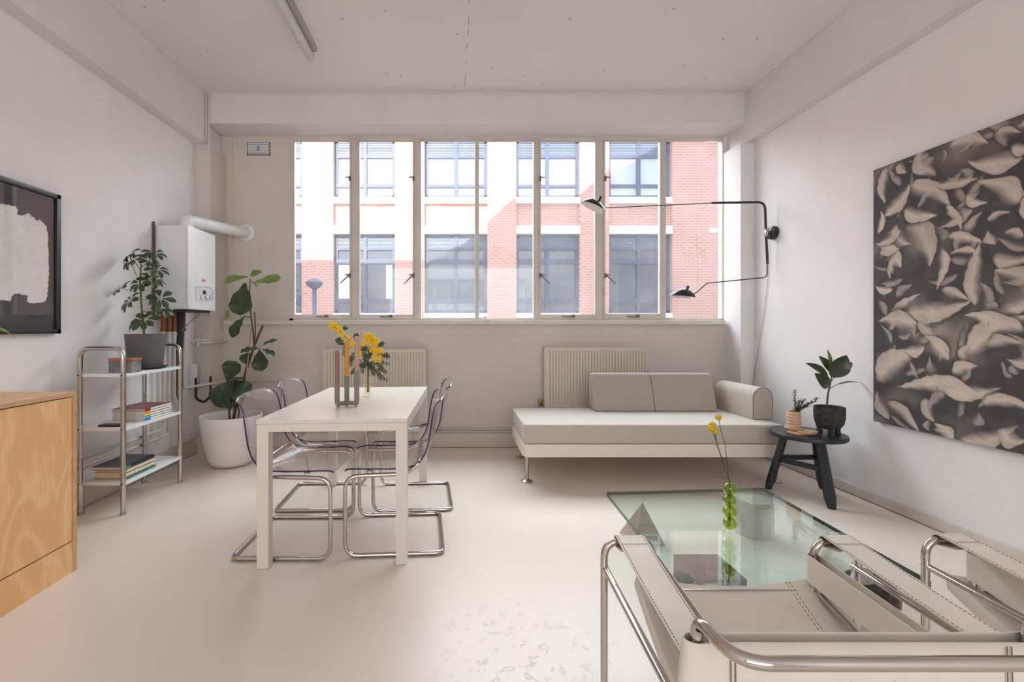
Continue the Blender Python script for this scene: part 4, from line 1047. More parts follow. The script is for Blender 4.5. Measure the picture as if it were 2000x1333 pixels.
m = MB(); m.leaf(FP(250, 118), FP(65, 160, -.03), .040, (0, -1, .4), .1, .2, 'fiddle', .05, 10, 1); m.leaf(FP(290, 160), FP(490, 125, .0), .046, (0, -1, .4), .02, .2, 'fiddle', .12, 12, 2); m.leaf(FP(262, 115), FP(352, 80, .05), .034, (0, -1, .5), .1, .3, 'oval', .1, 8, 3)
m.leaf(FP(262, 150, -.02), FP(320, 200, -.04), .012, (0, -.6, 1), .1, .3, 'oval'); m.leaf(FP(95, 360, .05), FP(95, 430, .06), .022, fw, .1, .2, 'oval')
m.build('new_leaves', 'fig_new', fg, smooth=180)

# ------------------------------------------------------------------ dining table
O0 = Vector((-.995, 2.285, 0)); u = Vector((.745, .045, 0)); vv_ = Vector((.022, 1.262, 0))
ul, vl = u.length, vv_.length
def T(a, b_, z): return O0 + u * (a / ul) + vv_ * (b_ / vl) + Vector((0, 0, z))
def tbox(m, a0, a1, b0, b1, z0, z1, taper=0):
    m.hexa([T(a0, b0, z0), T(a1, b0, z0), T(a1, b1, z0), T(a0, b1, z0), T(a0, b0, z1), T(a1, b0, z1), T(a1, b1, z1), T(a0, b1, z1)])
dt = thing('dining_table', T(ul / 2, vl / 2, 0), 'white rectangular dining table with square legs', 'table')
m = MB(); tbox(m, 0, ul, 0, vl, .722, .742); m.build('tabletop', 'white_lacquer', dt, smooth=0)
m = MB(); e = .002
for (a0, a1, b0, b1) in ((.058, ul - .058, e, .022), (.058, ul - .058, vl - .022, vl - e), (e, .022, .058, vl - .058), (ul - .022, ul - e, .058, vl - .058)): tbox(m, a0, a1, b0, b1, .682, .7205)
m.build('apron', 'white_lacquer', dt, smooth=0)
for a0 in (e, ul - .056 - e):
    for b0 in (e, vl - .056 - e):
        m = MB(); tbox(m, a0, a0 + .056, b0, b0 + .056, .002, .7205); m.build('leg', 'white_lacquer', dt, smooth=0)

# ------------------------------------------------------------------ cantilever chairs
def tobias():
    root = thing('dining_chair', (0, 0, 0))
    r = .0115; h = .255; hw = .262
    pts = []
    seatz = .425
    path = [(-.105, -hw + .02, seatz + .035), (-.055, -hw + .02, seatz + .002), (h, -hw, seatz), (h, -hw, r), (-h, -hw, r), (-h, hw, r), (h, hw, r), (h, hw, seatz), (-.055, hw - .02, seatz + .002), (-.105, hw - .02, seatz + .035)]
    m = MB(); m.tube(fillet(path, [0, .05, .07, .07, .04, .04, .07, .07, .05, 0], 7), r, 10)
    m.tube(fillet([(-.105, -hw + .02, seatz + .035), (-.13, -hw + .02, seatz + .06), (-.13, hw - .02, seatz + .06), (-.105, hw - .02, seatz + .035)], .03, 5), r * .98, 10)
    fr_ = m.build('frame', 'chrome', root, local=True, smooth=60)
    for x in (-.2, .16):
        for y in (-hw, hw): MB().cbox((x, y, .0045), (.035, .016, .006), .002).build('floor_glide', 'black', fr_, local=True, smooth=30)
    for y in (-hw + .02, hw - .02): MB().lathe([(0, -.004), (.016, -.004), (.016, .004), (0, .004)], (.13, y, .449), 14).build('seat_screw', 'brushed', root, local=True, smooth=40)
    prof = [(.262, .438), (.245, .449), (.20, .452), (.12, .450), (.02, .448), (-.06, .452), (-.108, .467), (-.14, .492), (-.163, .53), (-.178, .58), (-.188, .64), (-.196, .70), (-.206, .75), (-.220, .79), (-.245, .828)]
    # smooth with linear resampling
    rows = []
    n = len(prof)
    for i, (x, z_) in enumerate(prof):
        t = i / (n - 1)
        hwid = .245 - (.02 * max(0, .15 - t) / .15) - .015 * max(0, (t - .8) / .2)
        row = []
        for j in range(13):
            q = -1 + 2 * j / 12
            back = max(0, min(1, (t - .35) / .3))
            dx = -.035 * (1 - q * q) * back
            dz = -.010 * (1 - q * q) * (1 - back)
            if i == n - 1: dz += -.02 * abs(q) ** 4
            row.append((x + dx, q * hwid, z_ + dz + .006))
        rows.append(row)
    m = MB(); m.grid(rows, .006); m.norecalc = True
    sh_ = m.build('shell', 'acrylic', root, local=True, smooth=60)
    rim = [rows[i][0] for i in range(n)]; rim2 = [rows[i][-1] for i in range(n)]
    for q_ in (rim, rim2): MB().tube(q_, .0042, 6).build('side_rim', 'acrylic_edge', sh_, local=True, smooth=60)
    for q_ in (rows[0], rows[-1]): MB().tube(q_, .0036, 6).build('end_rim', 'acrylic', sh_, local=True, smooth=60)
    return root
ch0 = tobias()
spots = [(-.905, 2.635, 0, 'clear plastic cantilever chair nearest the camera on the fig tree side of the table'),
         (-.935, 3.265, 2, 'clear plastic cantilever chair on the fig tree side, nearer the radiator'),
         (-.345, 2.68, 184, 'clear plastic cantilever chair on the sofa side, nearest the camera'),
         (-.305, 3.265, 184, 'clear plastic cantilever chair on the sofa side, nearer the radiator')]
for i, (x, y, rz, lab) in enumerate(spots):
    o = ch0 if i == 0 else copy_tree(ch0)
    o.location = (x, y, 0); o.rotation_euler.z = R(rz); tag(o, lab, 'chair', 'clear cantilever chairs at the dining table')

# ------------------------------------------------------------------ on the dining table
TZ = .7425
xs3 = [W(658.5, 797, 2.66).x, W(677.5, 790, 2.715).x, W(696.8, 797, 2.68).x]
ys3 = [2.66, 2.715, 2.68]; ztop = [W(0, 753, 2.66).z, W(0, 735, 2.715).z, W(0, 724, 2.68).z]
hld = thing('candle_holder', (xs3[1], 2.68, TZ), 'grey concrete three tube candle holder on the dining table', 'candle holder')
m = MB(); r = .0145
for k in range(3):
    m.lathe([(0, .018), (r * .7, .012), (r, .03), (r, ztop[k] - TZ), (r * .8, ztop[k] - TZ), (r * .8, ztop[k] - TZ - .01), (0, ztop[k] - TZ - .01)], (xs3[k], ys3[k], TZ), 20)
m.tube([(xs3[0], ys3[0], TZ + .02), (xs3[1], ys3[1] - .005, TZ + .016), (xs3[2], ys3[2], TZ + .02)], .0125, 14); m.tube([(xs3[1], ys3[1], TZ + .03), (xs3[1], ys3[1] - .02, TZ + .017)], .0125, 12)
m.build('tubes', 'concrete', hld, smooth=50)
for x, y in ((xs3[0] + .006, ys3[0]), (xs3[2] - .006, ys3[2]), (xs3[1], ys3[1])): MB().lathe([(0, 0), (.010, 0), (.008, .012), (0, .012)], (x, y, TZ), 12).build('foot_pad', 'concrete', hld, smooth=40)
for k, (mt, lab, py) in enumerate((('candle_mauve', 'mauve candle in the shortest tube of the holder', 685), ('candle_ochre', 'ochre yellow candle in the middle tube of the holder', 669), ('candle_pink', 'dusty pink candle in the tallest tube of the holder', 656))):
    z1 = W(0, py, ys3[k]).z
    c_ = thing('candle', (xs3[k], ys3[k], ztop[k] - .008), lab, 'candle', 'candles in the concrete holder')
    m = MB(); m.lathe([(0, 0), (.0112, 0), (.0128, .01), (.0128, z1 - ztop[k]), (.0105, z1 - ztop[k] + .006), (.004, z1 - ztop[k] + .003), (0, z1 - ztop[k] + .003)], (xs3[k], ys3[k], ztop[k] - .0085), 20); m.build('wax', mt, c_, smooth=50)
    m = MB(); m.tube([(xs3[k], ys3[k], z1 - .006), (xs3[k] + .002, ys3[k], z1 + .005)], .001, 5); m.build('wick', 'wick', c_, smooth=50)

VX, VY = (718.5 - CX) / F * 3.11, 3.11
vs_ = thing('bud_vase', (VX, VY, TZ), 'small rippled clear glass vase on the dining table', 'vase')
m = MB(); pr = [(0, 0.001), (.030, .001), (.034, .006), (.031, .016), (.022, .03), (.021, .05), (.032, .07), (.036, .082), (.032, .094), (.020, .106), (.020, .112), (.031, .124), (.031, .134), (.028, .134), (.026, .125), (.017, .112), (.017, .104), (.028, .092), (.032, .082), (.028, .071), (.018, .052), (.018, .03), (0, .012)]
m.lathe(pr, (VX, VY, TZ), 28); m.build('glass_body', 'amber_glass', vs_, smooth=60)
mi = thing('mimosa_bunch', (VX, VY, TZ + .02), 'bunch of yellow mimosa with feathery leaves in the glass vase', 'flowers')
PM = lambda x, y, dy=0: W(630 + x / 6.667, 610 + y / 6.665, VY + dy)
m = MB()
st0 = Vector((VX, VY, TZ + .025)); neck = Vector((VX, VY, TZ + .11))
stems = [([(590, 700, 0), (540, 560, .02), (400, 420, .03), (330, 350, .03), (240, 280, .02), (130, 170, 0)], 0), ([(590, 700, 0), (600, 560, -.02), (620, 420, -.03), (640, 320, -.03)], 1),
         ([(600, 720, 0), (660, 640, -.03), (720, 560, -.05), (840, 530, -.06)], 2), ([(600, 740, 0), (700, 760, -.04), (820, 880, -.05)], 3), ([(585, 700, 0), (480, 620, .05), (360, 560, .06)], 4)]
for pts, k in stems: m.tube([st0 + Vector((.006 * math.cos(k), .006 * math.sin(k), 0)), neck + Vector((.004 * math.cos(k * 2), .004 * math.sin(k * 2), 0))] + [PM(*q) for q in pts], [.0028] * 4 + [.0018] * (len(pts) - 2), 6)
m.build('stems', 'stem_brown', mi, smooth=60)
m = MB(); rnd = random.Random(8)
def pomp(m, x, y, rx, ry, n, dy=0):
    for k in range(n):
        while True:
            a_, b_, c_ = rnd.uniform(-1, 1), rnd.uniform(-1, 1), rnd.uniform(-1, 1)
            if a_ * a_ + b_ * b_ + c_ * c_ < 1: break
        p_ = PM(x + a_ * rx, y + b_ * ry, dy + c_ * .03)
        bm2 = bmesh.new(); bmesh.ops.create_icosphere(bm2, subdivisions=1, radius=rnd.uniform(.0045, .0075)); m.add(bm2, Matrix.Translation(p_))
pomp(m, 135, 165, 62, 48, 60); pomp(m, 200, 225, 60, 45, 55, .01); pomp(m, 260, 290, 50, 35, 24, .02); pomp(m, 330, 345, 40, 45, 24, .03); pomp(m, 270, 395, 60, 22, 18, .03); pomp(m, 390, 420, 35, 55, 26, .03)
pomp(m, 610, 330, 85, 60, 110, -.03); pomp(m, 665, 390, 80, 60, 90, -.04); pomp(m, 545, 420, 45, 45, 28, -.02); pomp(m, 660, 490, 60, 40, 45, -.05); pomp(m, 735, 500, 45, 45, 34, -.05); pomp(m, 690, 600, 55, 60, 34, -.05); pomp(m, 745, 610, 30, 50, 18, -.05); pomp(m, 495, 540, 32, 50, 22, .0); pomp(m, 800, 530, 20, 20, 6, -.05)
m.build('blossoms', 'yellow', mi, smooth=180)
m = MB()
def frond(x0, y0, x1, y1, dy, n=9, L_=.03):
    a_, b_ = PM(x0, y0, dy), PM(x1, y1, dy)
    m.tube([a_, b_], .0011, 4)
    d_ = (b_ - a_).normalized(); sd = d_.cross(Vector((0, -1, .2))).normalized()
    for k in range(n):
        p_ = a_ + (b_ - a_) * ((k + .5) / n)
        for s_ in (-1, 1):
            q_ = p_ + (sd * s_ * .8 + d_ * .8 + Vector((0, rnd.uniform(-.4, .4), 0))).normalized() * L_ * (1 - .45 * k / n)
            m.leaf(p_, q_, .0032, (0, -1, .4), .05, .1, 'lance', n=3)
for f_ in ((600, 700, 540, 600), (600, 690, 800, 640), (620, 720, 840, 900), (640, 650, 870, 680), (700, 560, 870, 570), (600, 640, 640, 740), (590, 700, 480, 690), (470, 700, 370, 800), (560, 600, 520, 480), (430, 520, 370, 640), (320, 380, 270, 560), (360, 560, 370, 700), (250, 340, 180, 380), (300, 400, 210, 400), (280, 240, 300, 200), (400, 330, 460, 300), (720, 460, 790, 400), (780, 520, 850, 590), (650, 680, 660, 820), (720, 700, 830, 790), (700, 640, 790, 760), (520, 640, 520, 790), (660, 560, 600, 500), (600, 480, 520, 470), (700, 720, 760, 880), (640, 600, 560, 560)):
    frond(*f_, rnd.uniform(-.05, .04))
m.build('foliage', 'mimosa_leaf', mi, smooth=0)

# ------------------------------------------------------------------ daybed sofa
sx0, sx1, sy0, sy1 = .513, 2.53, 3.545, 4.33
sof = thing('daybed_sofa', ((sx0 + sx1) / 2, (sy0 + sy1) / 2, 0), 'low daybed sofa with oatmeal mattress on a cream metal frame', 'sofa')
def rrect(x0, x1, y0, y1, r_, n=6):
    out = []
    for (cx_, cy_, a0) in ((x1 - r_, y1 - r_, 0), (x0 + r_, y1 - r_, 90), (x0 + r_, y0 + r_, 180), (x1 - r_, y0 + r_, 270)):
        for k in range(n + 1): a_ = R(a0 + 90 * k / n); out.append((cx_ + r_ * math.cos(a_), cy_ + r_ * math.sin(a_)))
    return out
m = MB(); m.prism(rrect(sx0, sx1, sy0, sy1, .05), 2, .205, .303); m.build('frame', 'sofa_frame', sof, smooth=40)
for (x, y) in ((.548, 3.60), (2.488, 3.60), (.60, 4.27), (2.46, 4.27)):
    m = MB(); m.tube([(x, y, .01), (x, y, .206)], .017, 16); lg = m.build('leg', 'brushed', sof, smooth=40)
    m = MB(); m.lathe([(0, 0), (.044, 0), (.045, .006), (.03, .012), (.018, .02), (0, .02)], (x, y, .001), 24); m.build('foot', 'brushed', lg, smooth=40)
def cushion_box(x0, x1, y0, y1, z0, z1, bv, name, mat, par, puff=.0):
    bm2 = bmesh.new(); bmesh.ops.create_cube(bm2, size=1)
    bmesh.ops.subdivide_edges(bm2, edges=bm2.edges[:], cuts=7, use_grid_fill=True)
    hx, hy, hz = (x1 - x0) / 2, (y1 - y0) / 2, (z1 - z0) / 2
    for v in bm2.verts:
        q = v.co * 2; p_ = Vector((q.x * hx, q.y * hy, q.z * hz))
        # round the edges
        cl = Vector((max(-hx + bv, min(hx - bv, p_.x)), max(-hy + bv, min(hy - bv, p_.y)), max(-hz + bv, min(hz - bv, p_.z))))
        for ax, hh in ((0, hx), (1, hy), (2, hz)):
            pass
        dlt = p_ - cl
        if dlt.length > 1e-6: p_ = cl + dlt.normalized() * bv
        pf = puff * (1 - q.x ** 4) * (1 - q.y ** 4)
        p_.z += pf * (1 if q.z > 0 else 0) * max(q.z, 0)
        v.co = p_ + Vector(((x0 + x1) / 2, (y0 + y1) / 2, (z0 + z1) / 2))
    m = MB(); m.add(bm2); return m.build(name, mat, par, smooth=180)
def loft_cushion(profile, ax, a, b_, name, mat, par, rounding=.02, label=None, cat=None, group=None, loc=None, segs=3):
    """profile polygon (2D) lofted along an axis with slightly rounded ends"""
    cx_ = sum(p_[0] for p_ in profile) / len(profile); cz_ = sum(p_[1] for p_ in profile) / len(profile)
    st = []
    for k in range(segs + 1):
        an = k / segs * math.pi / 2
        st.append((a + rounding * (1 - math.sin(an)), rounding * (1 - math.cos(an))))
    ring = [(t_, ins) for t_, ins in [(s0, i0) for s0, i0 in st][::1]]
    front = [(a + rounding * (1 - math.cos(k / segs * math.pi / 2)), rounding * (1 - math.sin(k / segs * math.pi / 2))) for k in range(segs + 1)]
    back = [(b_ - (t_ - a), ins) for t_, ins in front][::-1]
    m = MB(); rings = []
    def P(q, t_): return {0: (t_, q[0], q[1]), 1: (q[0], t_, q[1]), 2: (q[0], q[1], t_)}[ax]
    for t_, ins in front + back:
        rr_ = []
        for (p0, p1) in profile:
            d_ = math.hypot(p0 - cx_, p1 - cz_); s_ = (d_ - ins) / d_
            rr_.append(m.bm.verts.new(P((cx_ + (p0 - cx_) * s_, cz_ + (p1 - cz_) * s_), t_)))
        rings.append(rr_)
    n = len(profile)
    m.bm.faces.new(rings[0][::-1]); m.bm.faces.new(rings[-1])
    for A, B in zip(rings, rings[1:]):
        for i in range(n): m.bm.faces.new((A[i], A[(i + 1) % n], B[(i + 1) % n], B[i]))
    return m.build(name, mat, par, smooth=60, label=label, cat=cat, group=group, loc=loc)
mt_prof = rrect(sy0 - .005, sy1 - .02, .3045, .455, .022, 5)
mat_o = loft_cushion(mt_prof, 0, sx0 + .005, sx1 - .02, 'mattress', 'sofa_light', sof, .02)
def wedge(y0, y1, z0, z1, tf, tr, r_=.03):
    """seat-back profile: bottom y0..y1, leaning front"""
    P4 = [(y0, z0), (y0 + tf, z1), (y1, z1), (y1, z0)]
    pts = fillet([(*p_, 0) for p_ in [((P4[3][0] + P4[0][0]) / 2, z0)] + P4 + [((P4[3][0] + P4[0][0]) / 2, z0)]], [0, .012, tr, .03, .012, 0], 5)
    return [(p_.x, p_.y) for p_ in pts[:-1]]
zc = .4562
for (x0, x1, lab) in ((1.235, 1.768, 'grey wedge back cushion on the open side of the daybed'), (1.772, 2.325, 'grey wedge back cushion beside the sofa arm roll')):
    loft_cushion(wedge(4.10, 4.315, zc, .785, .11, .035), 0, x0, x1, 'back_cushion', 'sofa_grey', None, .018, lab, 'cushion', 'grey back cushions on the daybed', ((x0 + x1) / 2, 4.2, zc))
ax0, ax1 = 2.405, 2.562
arc = [(ax0, zc + .0), (ax1, zc + .0)] 
prof = [(ax0 + .004, zc), (ax1 - .004, zc), (ax1, zc + .01)]
rr_ = (ax1 - ax0) / 2; cz_ = .715 - rr_
for k in range(13): a_ = R(0 + 180 * k / 12); prof.append(((ax0 + ax1) / 2 + rr_ * math.cos(a_), cz_ + rr_ * math.sin(a_)))
prof.append((ax0, zc + .01))
arm = loft_cushion(prof, 1, 3.735, 4.30, 'arm_cushion', 'sofa_arm', None, .01, 'pale round topped arm cushion at the stool end of the daybed', 'cushion', None, (2.48, 4.0, zc))
m = MB(); m.tube([(p_[0] * .996 + .004 * 2.483, 3.739, p_[1]) for p_ in prof], .0035, 6, closed=True); m.build('piping', 'piping', arm, smooth=60)

# ------------------------------------------------------------------ black stool
SCx, SCy = 2.520, 3.308; STZ = .45
sto = thing('side_stool', (SCx, SCy, 0), 'round black wooden stool used as a side table by the sofa', 'stool')
m = MB(); m.lathe([(0, .418), (.222, .418), (.23, .424), (.23, .444), (.226, .45), (0, .45)], (SCx, SCy, 0), 56); m.build('seat', 'black_wood', sto, smooth=40)
feet = [Vector((2.325, 3.44, 0)), Vector((2.487, 3.055, 0)), Vector((2.735, 3.44, 0))]
tops = []
for f_ in feet:
    d_ = (Vector((SCx, SCy, 0)) - f_)
    tops.append(Vector((SCx, SCy, .4178)) - d_.normalized() * .135)
def leg_m(a, b_, wa, wb):
    m = MB(); ax_ = (b_ - a); s1 = Vector((-(a.y - SCy), a.x - SCx, 0)).normalized(); s2 = Vector((a.x - SCx, a.y - SCy, 0)).normalized()
    rows = []
    q = [(0, .78), (.15, 1.12), (.35, 1.1), (.75, 1.05), (1, 1.0)]
    for t_, k in q:
        c_ = a + ax_ * t_; w_ = wa * k
        rows.append([c_ + s1 * w_ * math.cos(R(22.5 + 45 * j)) * 1.08 + s2 * w_ * .9 * math.sin(R(22.5 + 45 * j)) for j in range(8)])
    for r_ in rows:
        z_ = (r_[0].z + r_[4].z) / 2
        for p_ in r_: p_.z = z_
    V = [[m.bm.verts.new(p_) for p_ in r_] for r_ in rows]
    m.bm.faces.new(V[0][::-1]); m.bm.faces.new(V[-1])
    for A, B in zip(V, V[1:]):
        for j in range(8): m.bm.faces.new((A[j], A[(j + 1) % 8], B[(j + 1) % 8], B[j]))
    return m
for a, b_ in zip(feet, tops): leg_m(a + Vector((0, 0, .001)), b_, .029, .03).build('leg', 'black_wood', sto, smooth=30)
def along(i, z_): return feet[i] + (tops[i] - feet[i]) * (z_ / .418)
for i, j, z_ in ((0, 1, .235), (1, 2, .255), (2, 0, .245)):
    a, b_ = along(i, z_), along(j, z_); d_ = (b_ - a)
    m = MB(); rot = d_.to_track_quat('X', 'Z').to_matrix(); m.cbox((a + b_) / 2, (d_.length, .026, .036), .004, rot); m.build('stretcher', 'black_wood', sto, smooth=30)

# pot plant on three feet
RX, RY = 2.632, 3.255; rz0 = STZ + .0005
rp = thing('rubber_plant', (RX, RY, rz0), 'young rubber plant in a rough dark footed bowl on the black stool', 'plant')
m = MB(); m.lathe([(0, .035), (.04, .036), (.066, .05), (.084, .08), (.090, .12), (.091, .188), (.088, .196), (.080, .193), (.079, .17), (0, .17)], (RX, RY, rz0), 36)
for k in range(3):
    a_ = R(90 + 120 * k + 150); m.tube([(RX + .062 * math.cos(a_), RY + .062 * math.sin(a_), rz0 + .062), (RX + .058 * math.cos(a_), RY + .058 * math.sin(a_), rz0 + .03), (RX + .060 * math.cos(a_), RY + .060 * math.sin(a_), rz0)], [.022, .016, .019], 10)
m.build('footed_bowl', 'dark_pot', rp, smooth=50)
m = MB(); m.lathe([(0, .178), (.08, .172)], (RX, RY, rz0), 24); m.build('soil', 'soil', rp, smooth=60)
RP = lambda x, y, dy=0: W(1570 + x / 7.408, 670 + y / 7.406, RY + dy)
m = MB(); m.tube([RP(332, 930), RP(345, 760), RP(372, 640), RP(400, 500), RP(370, 380)], [.006, .0055, .005, .004, .003], 8); m.tube([RP(372, 665), RP(470, 610)], .0025, 6); m.tube([RP(372, 640), RP(340, 640)], .003, 6); m.tube([RP(395, 560), RP(440, 500)], .003, 6); m.build('stem', 'stem_brown', rp, smooth=60)
m = MB()
for (a, b_, w_, d0, d1, up) in (((400, 500), (620, 180), .062, -.02, -.06, (-.2, -1, .2)), ((430, 495), (700, 285), .036, .0, .03, (0, -.7, 1)), ((380, 420), (215, 190), .036, .0, .04, (.2, -1, .3)),
                             ((360, 520), (25, 292), .034, -.02, -.05, (-.2, -.8, .6)), ((350, 650), (155, 440), .042, -.03, -.07, (-.3, -1, .3)), ((465, 612), (900, 600), .016, 0, .0, (0, -.15, 1))):
    m.leaf(RP(*a, d0), RP(*b_, d1), w_, up, .09, .18, 'oval', n=12)
m.build('foliage', 'rubber', rp, smooth=180)
m = MB(); m.leaf(RP(360, 400), RP(335, 90, .02), .024, (.4, -1, .1), .05, .35, 'oval', n=10); m.build('new_leaf', 'rubber_new', rp, smooth=180)

# coasters, saucer, cup with a trailing succulent
UX, UY = 2.420, 3.30
for k, (dx, dy, rz, hgt, lab) in enumerate(((0.02, -.03, 12, .014, 'terracotta slab coaster lying flat on the black stool'), (.05, -.05, 30, .010, 'terracotta slab coaster resting askew on top of the other one'))):
    z_ = STZ + .0005 + (.0145 if k else 0)
    m = MB(); m.cbox((0, 0, hgt / 2), (.11 if k else .15, .085 if k else .10, hgt), .003)
    o = m.build('coaster', 'terracotta_d' if not k else 'terracotta', loc=(0, 0, 0), smooth=30, label=lab, cat='coaster', group='terracotta coasters on the stool')
    o.location = (UX + dx, UY + dy - .01, z_); o.rotation_euler.z = R(rz)
zc_ = STZ + .0255
m = MB(); m.lathe([(0, 0), (.040, 0), (.052, .010), (.055, .022), (.050, .026), (.044, .016), (0, .014)], (UX, UY + .01, STZ + .015), 32); m.build('cup_saucer', 'terracotta', loc=(UX, UY, STZ + .015), smooth=50, label='ribbed terracotta dish under the small plant cup', cat='dish')
sp = thing('succulent_cup', (UX, UY + .01, STZ + .03), 'trailing succulent in a ribbed terracotta cup on the black stool', 'plant')
m = MB(); pr = [(0, 0), (.034, 0)]
for k in range(5):
    z_ = .006 + k * .023; pr += [(.0365, z_), (.045, z_ + .006), (.0455, z_ + .013), (.0365, z_ + .021)]
pr += [(.040, .124), (.034, .122), (.032, .1), (0, .1)]
m.lathe(pr, (UX, UY + .01, STZ + .0305), 32); m.build('cup', 'terracotta', sp, smooth=60)
m = MB(); m2 = MB(); rnd = random.Random(21)
SP = lambda px, py, dy=0: W(px, py, UY + .01 + dy)
for chain in ([(1555, 806, 0), (1553, 785, 0), (1552, 762, 0)], [(1556, 804, 0), (1565, 790, -.01), (1572, 780, -.01)], [(1556, 804, -.02), (1572, 794, -.04), (1590, 786, -.05), (1597, 777, -.05)], [(1558, 806, -.02), (1570, 797, -.05), (1580, 795, -.06)], [(1555, 805, .01), (1560, 790, .02), (1563, 783, .02)]):
    pts = [SP(*q) for q in chain]; m.tube(pts, .0022, 5)
    for a, b_ in zip(pts, pts[1:]):
        n_ = max(3, int((b_ - a).length / .011))
        for k in range(n_):
            p_ = a + (b_ - a) * (k / n_); an = rnd.uniform(0, 6.3)
            for q in range(3):
                dv = Vector((math.cos(an + q * 2.1), math.sin(an + q * 2.1), .35)); m2.leaf(p_, p_ + dv * .026, .0095, (0, 0, 1), .1, .2, 'obovate', n=4)
m.build('stems', 'stem_brown', sp, smooth=60); m2.build('foliage', 'succulent', sp, smooth=180)

# ------------------------------------------------------------------ glass coffee table
GZ = .22; GT = .0195
GL = [Vector((.852, 1.713)), Vector((1.833, 1.775)), Vector((1.879, 2.826)), Vector((.892, 2.749))]
cf = thing('coffee_table', (1.36, 2.26, 0), 'square plate glass coffee table resting on four marble solids', 'coffee table')
m = MB(); m.hexa([(p_.x, p_.y, GZ - GT) for p_ in GL] + [(p_.x, p_.y, GZ) for p_ in GL])
bmesh.ops.bevel(m.bm, geom=[e_ for e_ in m.bm.edges if abs(e_.verts[0].co.z - e_.verts[1].co.z) > .01], offset=.006, segments=2, affect='EDGES')
fs_ = [f_ for f_ in m.bm.faces if abs(f_.normal.z) < .5]
m.bm.normal_update()
go = m.build('glass_top', 'table_glass', cf, smooth=0)
go.data.materials.append(M['glass_edge'])
for p_ in go.data.polygons:
    if abs(p_.normal.z) < .5: p_.material_index = 1
HB = GZ - GT - .0005
m = MB(); m.hexa([(.957, 1.829, .001), (1.152, 1.829, .001), (1.152, 2.035, .001), (.957, 2.035, .001), (.957, 1.829, HB), (1.152, 1.829, HB), (1.152, 2.035, HB), (.957, 2.035, HB)])
m.build('marble_cube', 'marble_black', cf, smooth=0, label='polished black marble cube')
pc = Vector((1.052, 2.62)); m = MB(); bs = [m.bm.verts.new((x, y, .001)) for x, y in ((.953, 2.70), (.972, 2.522), (1.15, 2.54), (1.132, 2.718))]; apx = m.bm.verts.new((1.064, 2.639, HB))
m.bm.faces.new(bs)
for i in range(4): m.bm.faces.new((bs[i], bs[(i + 1) % 4], apx))
m.build('marble_pyramid', 'marble_pink', cf, smooth=0, label='rose marble pyramid')
m = MB(); m.lathe([(0, .001), (.100, .001), (.102, .004), (.102, HB - .003), (.100, HB), (0, HB)], (1.738, 2.70, 0), 48); m.build('marble_cylinder', 'marble_green', cf, smooth=40, label='pale grey marble cylinder')
m = MB(); m.sphere((1.70, 1.90, HB / 2), HB / 2, 36, 24); m.build('marble_sphere', 'marble_dark', cf, smooth=180, label='speckled dark marble sphere')

# green bubble vase
GVX, GVY = (1425 - CX) / F * 2.244, 2.244
gv = thing('bubble_vase', (GVX, GVY, GZ), 'green glass vase of four stacked bubbles on the coffee table', 'vase')
pr = []; rb = .0305; st_ = .056
for k in range(4):
    for j in range(9):
        a_ = R(-68 + 136 * j / 8); pr.append((rb * math.cos(a_), st_ * k + rb * .93 + rb * math.sin(a_)))
pr = [(0, .0015), (.011, .0005)] + pr
inner = [(max(.002, r_ - .0025), z_ + .0003) for r_, z_ in pr[2:]][::-1]
m = MB(); m.lathe(pr + inner + [(0, .004)], (GVX, GVY, GZ), 32); m.build('glass_bubbles', 'green_glass', gv, smooth=70)
def GP(px, py, dy=0): return W(px, py, GVY + dy)
balls = [((1403, 816), .0, [(1408, 840), (1416, 870), (1421, 910)]), ((1391.5, 830), .01, [(1396, 848), (1404, 880), (1416, 915)]), ((1389, 837), -.01, [(1397, 858), (1409, 892), (1418, 920)]), ((1397.5, 843.5), -.02, [(1400, 870), (1412, 900), (1419, 925)])]
labs = ['single yellow button flower standing highest in the green vase', 'yellow button flower at the back of the lower cluster in the green vase', 'yellow button flower leaning furthest out of the green vase', 'lowest yellow button flower in the green vase']
for k, (b_, dy, way) in enumerate(balls):
    bp = GP(*b_, dy)
    o = thing('button_flower', (GVX, GVY, GZ + .01), labs[k], 'flower', 'yellow button flowers in the green vase')
    m = MB(); m.tube([bp] + [GP(*w_, dy * (1 - i / 3)) for i, w_ in enumerate(way)] + [Vector((GVX - .004 + k * .003, GVY + (k - 1.5) * .003, GZ + .225)), Vector((GVX - .004 + .004 * k, GVY, GZ + .15)), Vector((GVX + .008 - .005 * k, GVY + .002 * k, GZ + .012))], .0017, 6); m.build('stem', 'stem_green', o, smooth=60)
    m = MB(); m.sphere(bp, .0155 if k != 2 else .016, 16, 12, (1, 1, .88)); m.build('flower_head', 'billy', o, smooth=180)

